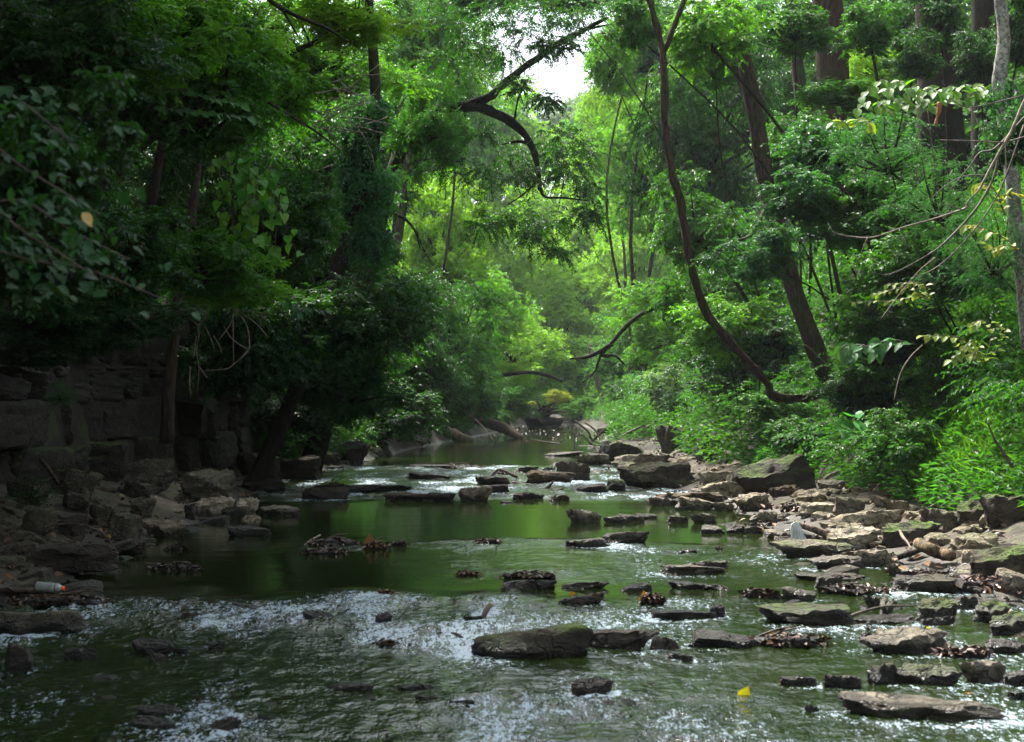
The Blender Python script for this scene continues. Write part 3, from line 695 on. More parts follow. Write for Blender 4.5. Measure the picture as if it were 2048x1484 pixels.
trunkthing("top_branch_tree", "thin dark branch slanting down from the top edge, left", [
    ("limb", [(500, -60, 22), (540, 0, 22), (590, 30, 22), (650, 55, 22), (700, 85, 22)], [5, 5, 4, 3, 1]),
    ("limb", [(560, 10, 22), (580, 45, 22), (600, 80, 22)], [3, 2, 1])], color=(0.03, 0.024, 0.018), cat="branch")
trunkthing("hooked_branch", "short dark curved branch below the ivy-clad trunk", [
    ("limb", [(780, 425, 40), (810, 438, 40), (832, 465, 40), (840, 495, 40)], [3, 3, 2.5, 1.5])], cat="branch", color=(0.03, 0.024, 0.018))

# locust: dark arching limbs with feathery leaves hanging before the sky
lb_ = [("limb", [(800, 300, 36), (850, 235, 36), (900, 216, 36), (960, 216, 36), (1020, 243, 36), (1063, 290, 36), (1076, 345, 36), (1080, 380, 36)], [13, 12, 10, 9, 8.5, 7, 5, 4.5]),
       ("limb", [(925, 214, 36), (975, 195, 36), (1010, 165, 36), (1070, 120, 36), (1120, 85, 36), (1165, 62, 36), (1215, 35, 36)], [8, 8.5, 7, 7, 6, 5, 3]),
       ("limb", [(1080, 378, 36), (1092, 394, 36), (1130, 396, 36), (1180, 402, 36)], [3.5, 2.5, 2, 1]),
       ("limb", [(1064, 288, 36), (1035, 283, 36), (1000, 290, 36)], [3.5, 3, 1]), ("limb", [(1028, 246, 36), (1036, 200, 36), (1052, 160, 36)], [2.5, 2, 1.5]),
       ("limb", [(1165, 62, 36), (1190, 55, 36), (1225, 48, 36)], [3, 2.5, 1]),
       ("limb", [(1078, 360, 36), (1045, 390, 36), (1015, 410, 36)], [2.5, 2, 1])]
e = trunkthing("arching_locust_tree", "tree with black arching limbs and feathery leaves hanging in front of the sky", lb_, rough=.35, color=(0.012, 0.010, 0.008))
tube_obj("trunk", [P(800, 300, 36) - e.location, Vector((-.9, .3, -3)), Vector((-2.0, 0, H(e.location.x - 2.0, 36) - e.location.z - .2))], [.15, .2, .26], M_BARK, e, 12, 5, .14, 2, (0.03, 0.025, 0.02))
cc = [(930, 150, 60), (1010, 110, 55), (1060, 60, 60), (980, 40, 60), (1130, 40, 50), (1180, 20, 50), (900, 190, 60), (960, 270, 45), (1120, 270, 50), (1160, 300, 55), (1130, 350, 45), (1020, 320, 50),
      (960, 350, 55), (900, 330, 45), (1040, 430, 50), (1090, 450, 50), (1150, 440, 50), (1120, 500, 40), (1000, 440, 45), (960, 450, 40), (870, 270, 50), (880, 120, 55), (1030, 170, 35), (1090, 200, 30), (1050, 350, 40), (1180, 380, 35), (940, 90, 45), (1090, 90, 30), (900, 40, 60), (1010, 10, 60), (1080, 5, 55), (1150, 330, 45), (1100, 300, 40), (1060, 470, 45), (1180, 430, 40), (1130, 90, 35)]
rng = np.random.default_rng(77)
C3 = np.array([tuple(P(a, b, 36 + rng.uniform(-1.2, 1.2)) - e.location) for a, b, r in cc]); R3 = np.array([r * 36 / F for _, _, r in cc])
(V, Fs, lv), tw = foliage(rng, C3, R3, 40, 23, 0.10, 0.40, 4, flat=.7, spray=.8, droop=.6)
obj("crown", mesh("crown_locust", V, [Fs], [M_LEAF], False, {"lv": lv}), e, color=(0.016, 0.062, 0.007))
tv, tf = twigs(tw, 3, .005, rng); obj("twig_work", mesh("twigs_locust", tv, [tf], [M_BARK]), e, color=(0.03, .025, .02), kind="stuff")

# bare twig sprays
def tw_px(lst, ox, oy, s, D): return [(ox + a / s, oy + b / s, D) for a, b in lst]
S_ = 2.926
K = [[(1190, 60), (1190, 130), (1225, 230), (1225, 300), (1215, 400), (1200, 460), (1160, 500), (1165, 560), (1150, 650), (1165, 750), (1155, 880)],
     [(1225, 235), (1320, 280), (1310, 340), (1365, 400), (1430, 415), (1590, 432)], [(1365, 400), (1440, 490), (1460, 600), (1450, 650), (1365, 730), (1320, 755), (1190, 765)],
     [(1365, 410), (1355, 480), (1300, 560), (1280, 585)], [(1220, 410), (1290, 390), (1365, 400)], [(1160, 500), (1100, 450), (1050, 420)], [(1400, 420), (1500, 490), (1570, 570)],
     [(1200, 500), (1235, 580), (1260, 655)], [(1250, 560), (1280, 610), (1300, 665)], [(1310, 500), (1350, 570), (1400, 610), (1450, 640)], [(1115, 740), (1110, 830), (1118, 920)],
     [(1165, 740), (1200, 790), (1215, 805)], [(1365, 400), (1365, 550), (1368, 730)], [(1150, 560), (1140, 640), (1135, 690)], [(1440, 415), (1540, 430), (1548, 475)], [(1190, 130), (1150, 160), (1225, 235)]]
e = obj("dead_branch", None, None, tuple(P(407, 500, 19)), "bare grey dead twigs hanging in front of the dark cliff end", "dead branch")
for i, k in enumerate(K):
    tube_obj("twig", [P(*q) - e.location for q in tw_px(k, 0, 480, S_, 19)], [px2m(1.5 if i else 2.3, 19), px2m(1.4, 19), px2m(.7, 19)], M_PALEWOOD, e, 5, 3)
e = obj("dead_branch", None, None, tuple(P(700, 260, 27)), "tangle of thin bare grey twigs left of the sky gap", "dead branch")
rr = random.Random(5)
for i in range(22):
    a = rr.uniform(620, 720); b = rr.uniform(150, 260); an = rr.uniform(-.5, .9); L = rr.uniform(40, 120)
    pts = [(a, b, 27)]
    for q in range(4): an += rr.uniform(-.35, .35); a += math.cos(an) * L / 4; b -= math.sin(an) * L / 4 - 2; pts.append((a, b, 27 + rr.uniform(-.3, .3)))
    tube_obj("twig", [P(*q) - e.location for q in pts], [px2m(1.5, 27), px2m(1., 27), px2m(.5, 27)], M_PALEWOOD, e, 4, 2)
e = obj("dead_shrub", None, None, tuple(P(2050, 235, 15.5)), "dead grey branches sweeping down in front of the pale sapling", "dead branch")
B_ = [[(2060, 180), (2047, 207), (2024, 260), (2000, 302), (1973, 352), (1955, 383), (1935, 403), (1931, 417)], [(2062, 225), (2048, 235), (2010, 278), (1984, 300), (1959, 306), (1943, 328), (1923, 352), (1899, 381)],
      [(2000, 302), (1985, 360), (1950, 420), (1895, 480), (1854, 511), (1782, 548), (1744, 545)], [(1935, 405), (1929, 417), (1870, 437), (1809, 454), (1741, 475), (1676, 468), (1659, 454)],
      [(2060, 270), (2010, 284), (1950, 282), (1880, 280)], [(2048, 250), (2020, 330), (1990, 400), (1940, 470), (1880, 530), (1820, 560)], [(2010, 284), (2012, 340), (2004, 380)],
      [(1980, 350), (1930, 352), (1890, 372), (1860, 400)], [(1925, 420), (1900, 410), (1880, 395), (1860, 260), (1855, 220)], [(1899, 381), (1896, 360), (1905, 340)], [(1800, 455), (1812, 480), (1818, 500)],
      [(2050, 190), (1990, 205), (1935, 215), (1905, 200)], [(1940, 215), (1965, 265), (1985, 300)], [(1735, 476), (1725, 500), (1716, 530)], [(2060, 330), (2020, 300), (1980, 290)], [(1870, 515), (1835, 545), (1790, 600), (1760, 640)]]
for i, k in enumerate(B_):
    d = 15.5 + (i % 4) * .25; r0 = [3.8, 2.8, 2.6, 2.4, 1.8, 2.0][i] if i < 6 else 1.3
    tube_obj("twig", [P(a, b, d) - e.location for a, b in k], [px2m(r0, d), px2m(r0 * .75, d), px2m(.8, d)], M_WOOD if i % 3 != 0 else M_PALEWOOD, e, 6, 4, .3, i)

# ------------------------------------------------------------------ leaf plants built leaf by leaf
def leaf_mesh(kind):
    if kind == "heart": O = [(0, 0), (-.22, -.10), (-.44, .02), (-.52, .25), (-.40, .52), (-.20, .76), (0, 1)]
    elif kind == "lance": O = [(0, 0), (-.10, .12), (-.17, .35), (-.15, .6), (-.08, .82), (0, 1)]
    else: O = [(0, 0), (-.16, .10), (-.30, .30), (-.31, .52), (-.19, .78), (0, 1)]
    left = O; right = [(-x, y) for x, y in O]
    mids = [(0, y) for _, y in O]
    V = []; 
    for (x, y) in left: V.append((x, y, abs(x) * .35 - .22 * y * y))
    for (x, y) in mids: V.append((0, max(y, 0), -.22 * y * y))
    for (x, y) in right: V.append((x, y, abs(x) * .35 - .22 * y * y))
    n = len(O); Fq = []
    for i in range(n - 1): Fq.append((i, n + i, n + i + 1, i + 1)); Fq.append((n + i, 2 * n + i, 2 * n + i + 1, n + i + 1))
    return mesh("leaf_" + kind, np.array(V), [np.array(Fq)], [M_LEAF], True, {"lv": np.full(3 * n, .5)})
LM = {k: leaf_mesh(k) for k in ("heart", "lance", "ovate")}
def leaf_at(e, kind, pos, d, size, colr, rr, up=0.7):
    d = Vector(d).normalized(); n = Vector((rr.uniform(-.5, .5), rr.uniform(-.8, -.1), up + rr.uniform(-.3, .3)))
    s = d.cross(n).normalized(); n = s.cross(d).normalized()
    M = Matrix((s, d, n)).transposed().to_4x4(); M = Matrix.Translation(pos) @ M @ Matrix.Scale(size, 4)
    o = obj("leaf", LM[kind], e, color=colr); o.matrix_local = M; return o
def jit(c, rr, a=.25): 
    k = 1 + rr.uniform(-a, a); return (c[0] * k * (1 + rr.uniform(-.2, .3)), c[1] * k, c[2] * k)
# heart-leaved vine, left
rr = random.Random(3)
e = obj("heart_leaved_vine", None, None, tuple(P(480, 300, 18)), "sunlit vine with heart-shaped leaves cascading at the left", "vine")
for i in range(9):
    a, b = rr.uniform(430, 545), rr.uniform(290, 350); pts = [(a, b, 18 + rr.uniform(-.3, .3))]
    for k in range(5): a += rr.uniform(-16, 18); b += rr.uniform(18, 50); pts.append((a, b, 18 + rr.uniform(-.3, .3)))
    w3 = [P(*q) - e.location for q in pts]
    tube_obj("stem", w3, [.006, .005, .003], M_WOOD, e, 5, 3)
    for k in range(17):
        t = rr.uniform(0, 4.99); j = int(t); p = w3[j].lerp(w3[j + 1], t - j) + Vector((rr.uniform(-.09, .09), rr.uniform(-.15, .05), rr.uniform(-.05, .05)))
        leaf_at(e, "heart", p, (rr.uniform(-.6, .6), rr.uniform(-.7, .1), rr.uniform(-1, -.3)), rr.uniform(.06, .135), jit((.06, .19, .025) if rr.random() < .7 else LG, rr), rr, .5)
def plant(name, label, cat, anchor, stems, kind, size, colr, n, seed, up=.8, spread=.5, mt=M_WOOD):
    rr = random.Random(seed); e = obj(name, None, None, tuple(anchor), label, cat)
    for st in stems:
        w3 = [P(*q) - e.location for q in st]; tube_obj("stem", w3, [.003, .003, .002] if name == 'near_branch' else [.008, .006, .003], mt, e, 5, 3)
        for k in range(n):
            t = (k + .5) / n * (len(w3) - 1) if n > 4 else rr.uniform(.3, len(w3) - 1.01); j = min(int(t), len(w3) - 2); p = w3[j].lerp(w3[j + 1], t - j)
            dd = (w3[j + 1] - w3[j]).normalized(); sg = 1 if k % 2 else -1
            d = dd * .6 + Vector((sg * spread * rr.uniform(.6, 1.4) * (1 if abs(dd.z) > .5 else .4), -spread * rr.uniform(0, 1.2), -sg * .2 * (abs(dd.x)) - .25))
            if name == 'near_branch': p = p + Vector((rr.uniform(-.13, .13), rr.uniform(-.3, .3), rr.uniform(-.12, .10))); d = Vector((rr.uniform(-.6, 1), rr.uniform(-.8, .5), rr.uniform(-.7, .1)))
            leaf_at(e, kind, p, d, size * rr.uniform(.75, 1.2) * (rr.uniform(.6, 1.1) if name == 'near_branch' else 1), jit(colr, rr), rr, up)
    return e
# big yellow-green leaves below the dark trunks
rr = random.Random(11)
st = []
for (a, b) in ((1745, 175), (1770, 155), (1800, 160), (1835, 168), (1860, 175), (1735, 200), (1775, 195), (1815, 190), (1850, 200), (1905, 168), (1935, 165), (1955, 180), (1880, 190)):
    st.append([(a + 14, b + 30, 21), (a + 8, b + 8, 21), (a - 6, b + 4, 20.8), (a - 26, b + 22, 20.6)])
    if rr.random() < .6: st.append([(a + 14, b + 30, 21), (a + 20, b + 8, 21), (a + 34, b + 12, 20.8), (a + 46, b + 28, 20.6)])
plant("yellow_green_sapling", "sapling with big yellow-green leaves below the broadest dark trunk", "sapling", P(1830, 250, 21), st, "ovate", .155, (0.085, 0.20, 0.02), 6, 12)
plant("yellow_leaved_seedling", "small seedling with a few yellow leaves left of the big-leaved sapling", "sapling", P(1700, 260, 21),
      [[(1700, 262, 21), (1690, 245, 21), (1675, 240, 21), (1665, 248, 21)], [(1700, 262, 21), (1715, 240, 21), (1735, 245, 21), (1745, 255, 21)]], "ovate", .15, (0.20, 0.27, 0.02), 5, 13)
plant("yellowing_shrub", "pale yellowing shrub with drooping leaf sprays above the bright grass", "shrub", P(1960, 780, 18.5),
      [[(1970, 730, 18.5), (1930, 680, 18.3), (1885, 672, 18.1), (1845, 672, 18)], [(1970, 730, 18.5), (1950, 680, 18.3), (1925, 700, 18.1), (1900, 722, 18)],
       [(1970, 730, 18.5), (1985, 660, 18.5), (1965, 640, 18.3), (1940, 650, 18.2)], [(1970, 730, 18.5), (1960, 700, 18.4), (1935, 715, 18.2), (1915, 690, 18)], [(1970, 730, 18.5), (2000, 690, 18.4), (2010, 660, 18.2), (1995, 645, 18.1)]],
      "ovate", .105, (0.17, 0.24, 0.05), 15, 14)
plant("yellow_leaf_sprig", "spray of small yellow-green leaves under the dead grey branches", "shrub", P(1860, 640, 20),
      [[(1860, 600, 20), (1820, 575, 20), (1780, 580, 20), (1745, 590, 20)], [(1860, 600, 20), (1840, 585, 20), (1800, 600, 20), (1700, 605, 20)], [(1860, 600, 20), (1850, 570, 20), (1820, 565, 20), (1770, 570, 20)]],
      "ovate", .085, (0.17, 0.23, 0.05), 18, 15)
plant("yellow_leaf_sprig", "spray of yellow leaves at the right edge beside the pale sapling", "shrub", P(2000, 420, 17),
      [[(2010, 430, 17), (1990, 380, 17), (1965, 368, 17), (1950, 375, 17)], [(2010, 430, 17), (2000, 400, 17), (2020, 385, 17), (2045, 390, 17)], [(2040, 500, 17), (2000, 470, 17), (1960, 455, 17), (1930, 450, 17)], [(2040, 500, 17), (2010, 490, 17), (1990, 500, 17), (1960, 480, 17)]],
      "ovate", .10, (0.24, 0.28, 0.05), 12, 16)
plant("broad_leaved_seedling", "seedling with broad bright green leaves beside the mossy slanting slab", "plant", P(1700, 900, 23),
      [[(1710, 900, 23), (1695, 870, 23), (1680, 852, 22.8), (1668, 850, 22.7)], [(1710, 900, 23), (1705, 860, 23), (1720, 845, 22.8), (1732, 850, 22.6)], [(1710, 900, 23), (1705, 850, 23), (1702, 835, 23), (1712, 828, 22.9)]],
      "heart", .24, (0.05, 0.20, 0.045), 3, 17, .9)
plant("star_leaved_branch", "branch of star-like pointed leaf bunches above the dark hollow", "branch", P(1800, 690, 21),
      [[(1830, 690, 21), (1790, 680, 21), (1740, 690, 20.8), (1700, 700, 20.7)], [(1800, 685, 21), (1760, 683, 20.9), (1755, 695, 20.8), (1750, 715, 20.7)], [(1710, 690, 21), (1702, 690, 20.9), (1705, 705, 20.8), (1700, 715, 20.7)],
       [(1730, 690, 21), (1710, 690, 20.9), (1690, 690, 20.8), (1680, 700, 20.7)]], "ovate", .17, (0.045, 0.15, 0.04), 8, 18)
plant("pointed_leaf_branch", "branch with a row of glossy pointed leaves at the upper left", "branch", P(330, 190, 17),
      [[(300, 185, 17), (360, 178, 17), (420, 195, 17), (490, 210, 17)], [(300, 215, 17), (380, 222, 17), (440, 228, 17), (500, 235, 17)], [(250, 140, 17), (270, 132, 17), (290, 135, 17), (305, 150, 17)]],
      "ovate", .10, (0.04, 0.14, 0.04), 16, 19, .5)
plant("hanging_leaf_tip", "twig of pointed leaves hanging below the leafy tree, left of middle", "branch", P(600, 600, 24),
      [[(570, 600, 24), (590, 612, 24), (620, 618, 24), (655, 622, 24)], [(560, 590, 24), (580, 605, 24), (590, 620, 24), (600, 632, 24)]], "ovate", .12, (0.035, 0.12, 0.05), 9, 20, .5)
# nearest out-of-focus leaves, one of them dry and tan
e = plant("near_branch", "closest blurred branch at the left with one dry tan leaf", "branch", P(0, 350, 5.6),
      [[(-60, 250, 5.6), (40, 330, 5.6), (120, 380, 5.5), (200, 430, 5.5)], [(-60, 350, 5.6), (30, 450, 5.5), (110, 500, 5.5), (200, 560, 5.4)], [(-60, 420, 5.6), (40, 400, 5.5), (140, 460, 5.5), (260, 520, 5.4)],
       [(-60, 150, 5.7), (10, 180, 5.7), (90, 240, 5.6), (160, 300, 5.6)], [(-60, 480, 5.7), (60, 520, 5.7), (180, 540, 5.6), (330, 600, 5.6)]], "ovate", .052, (0.018, 0.070, 0.022), 46, 21, .8)
o = leaf_at(e, "ovate", P(165, 425, 5.4) - e.location, (.5, -.1, -.6), .055, (0.55, 0.36, 0.16), random.Random(1), .6); o['label'] = "dry tan leaf"

# ------------------------------------------------------------------ rocks
def icosphere(sub):
    import bmesh
    bm = bmesh.new(); bmesh.ops.create_icosphere(bm, subdivisions=sub, radius=1)
    V = np.array([v.co[:] for v in bm.verts]); Fs = np.array([[v.index for v in f.verts] for f in bm.faces]); bm.free(); return V, Fs
ICO = {k: icosphere(k) for k in (2, 4, 5)}
def rock_mesh(seed, kind="slab", sub=4):
    rng = np.random.default_rng(seed); D, Fs = ICO[sub]
    nrmls = []; dist = []
    n = {"slab": 12, "boulder": 22, "block": 9}[kind]
    for i in range(n):
        a = 2 * math.pi * (i + rng.uniform(-.35, .35)) / n
        z = {"slab": rng.uniform(-.55, .35), "boulder": rng.uniform(-.7, .8), "block": rng.uniform(-.35, .25)}[kind]
        nrmls.append((math.cos(a), math.sin(a), z)); dist.append(rng.uniform(.62, 1.0))
    for i in range(3 if kind != "boulder" else 1):
        nrmls.append((rng.uniform(-.22, .22), rng.uniform(-.3, .15), 1)); dist.append(rng.uniform(.42, .62))
    nrmls.append((0, 0, -1)); dist.append(.6)
    N = nrm(np.array(nrmls)); d = np.array(dist)
    dots = D @ N.T; r = np.where(dots > 1e-3, d[None] / np.maximum(dots, 1e-3), 9).min(1)
    V = D * r[:, None]
    ly = rng.uniform(2.5, 5.5); q = V[:, 2] * ly + fbm(V * 1.2, 2, seed) * 1.3
    fr = q - np.floor(q); lidge = (_h(np.floor(q).astype(np.int64), 0, 0, seed) - .5) * .16
    k = 1 + (lidge - .07 * (ss(.85, 1, fr) + ss(.15, 0, fr))) * (1.0 if kind != "boulder" else .25)
    V[:, :2] *= k[:, None]
    nn = fbm(V * 2.2 + seed, 5, seed, .6); V *= (1 + .26 * nn)[:, None]; V[:, 2] += .13 * fbm(V * 3.8, 4, seed + 3, .6)
    mn, mx = V.min(0), V.max(0); V = (V - (mn + mx) / 2) / ((mx - mn) / 2)
    return mesh(f"rock_{kind}_{seed}", V, [Fs], [M_ROCK], True)
RM = {"slab": [rock_mesh(100 + i, "slab") for i in range(10)], "boulder": [rock_mesh(200 + i, "boulder") for i in range(5)], "block": [rock_mesh(300 + i, "block") for i in range(7)]}
for k in RM:
    for m_ in RM[k]:
        try: m_.set_sharp_from_angle(angle=math.radians(38))
        except Exception: pass
def block_mesh(seed):
    rng = np.random.default_rng(seed); D, Fs = ICO[4]
    N = [(math.cos(a), math.sin(a), rng.uniform(-.08, .08)) for a in [i * math.pi / 2 + rng.uniform(-.12, .12) for i in range(4)]] + [(rng.uniform(-.06, .06), rng.uniform(-.08, .08), 1), (0, 0, -1)]
    d = [rng.uniform(.75, .85) for _ in range(6)]
    for i in range(5): v_ = rng.normal(size=3); N.append(v_); d.append(rng.uniform(.98, 1.12))
    N = nrm(np.array(N)); dots = D @ N.T; r = np.where(dots > 1e-3, np.array(d)[None] / np.maximum(dots, 1e-3), 9).min(1); V = D * r[:, None]
    q = V[:, 2] * 2.6 + .5 * fbm(V * 1.3, 2, seed); fr = q - np.floor(q)
    V[:, :2] *= (1 - .07 * (ss(.9, 1, fr) + ss(.1, 0, fr)) + (_h(np.floor(q).astype(np.int64), 0, 0, seed) - .5) * .10)[:, None]
    V *= (1 + .07 * fbm(V * 3.2 + seed, 4, seed, .65))[:, None]; mn, mx = V.min(0), V.max(0); V = (V - (mn + mx) / 2) / ((mx - mn) / 2)
    return mesh(f"cliff_block_{seed}", V, [Fs], [M_ROCK], True)
RM["cliff"] = [block_mesh(500 + i) for i in range(7)]
for m_ in RM["cliff"]: m_.set_sharp_from_angle(angle=math.radians(35))
TAN = (0.46, 0.39, 0.28); GRY = (0.31, 0.27, 0.205); DRK = (0.105, 0.082, 0.058); PAL = (0.66, 0.58, 0.45); BRN = (0.17, 0.115, 0.07); WET = (0.042, 0.034, 0.026)
rockn = [0]; FOOT = []
def rock(x0, y0, x1, y1, kind, colr, moss, label, rot=None, tilt=0.0, name="rock", lift=0.0, cat="rock"):
    g = G((x0 + x1) / 2, y1); D = g.y
    Wd = (x1 - x0) * D / F; hp = (y1 - y0)
    fs = min((CAMZ - g.z) * Wd * .5 / (D * D) * F, hp * .36); dp = fs * D * D / ((CAMZ - g.z) * F); dp = max(dp, Wd * .40)
    Hh = max((hp - fs) * D / F, 0.03)
    dp = max(dp, Hh * 1.1)
    i = rockn[0]; rockn[0] += 1
    ms = RM[kind]; me = ms[(i * 7 + 3) % len(ms)]
    sub = max(.06, Hh * .3)
    zc = g.z + (Hh - sub) / 2 + lift
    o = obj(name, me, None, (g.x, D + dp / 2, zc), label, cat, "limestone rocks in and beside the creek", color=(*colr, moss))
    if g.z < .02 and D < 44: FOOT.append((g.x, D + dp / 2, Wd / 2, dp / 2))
    if x0 < 560 and D < 36 and colr is GRY: o.color = (.17, .15, .11, moss)      # left-bank shade put into the stone colour
    if x0 < 640 and D > 14 and colr is DRK: o.color = (.065, .052, .036, moss)  # same painted shade on the darker stones there
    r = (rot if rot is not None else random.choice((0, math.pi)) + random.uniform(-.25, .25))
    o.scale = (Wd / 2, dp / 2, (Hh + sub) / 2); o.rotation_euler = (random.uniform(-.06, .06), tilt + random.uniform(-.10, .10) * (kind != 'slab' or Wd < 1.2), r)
    return o
R_ = rock
B, S, K_ = "boulder", "slab", "block"
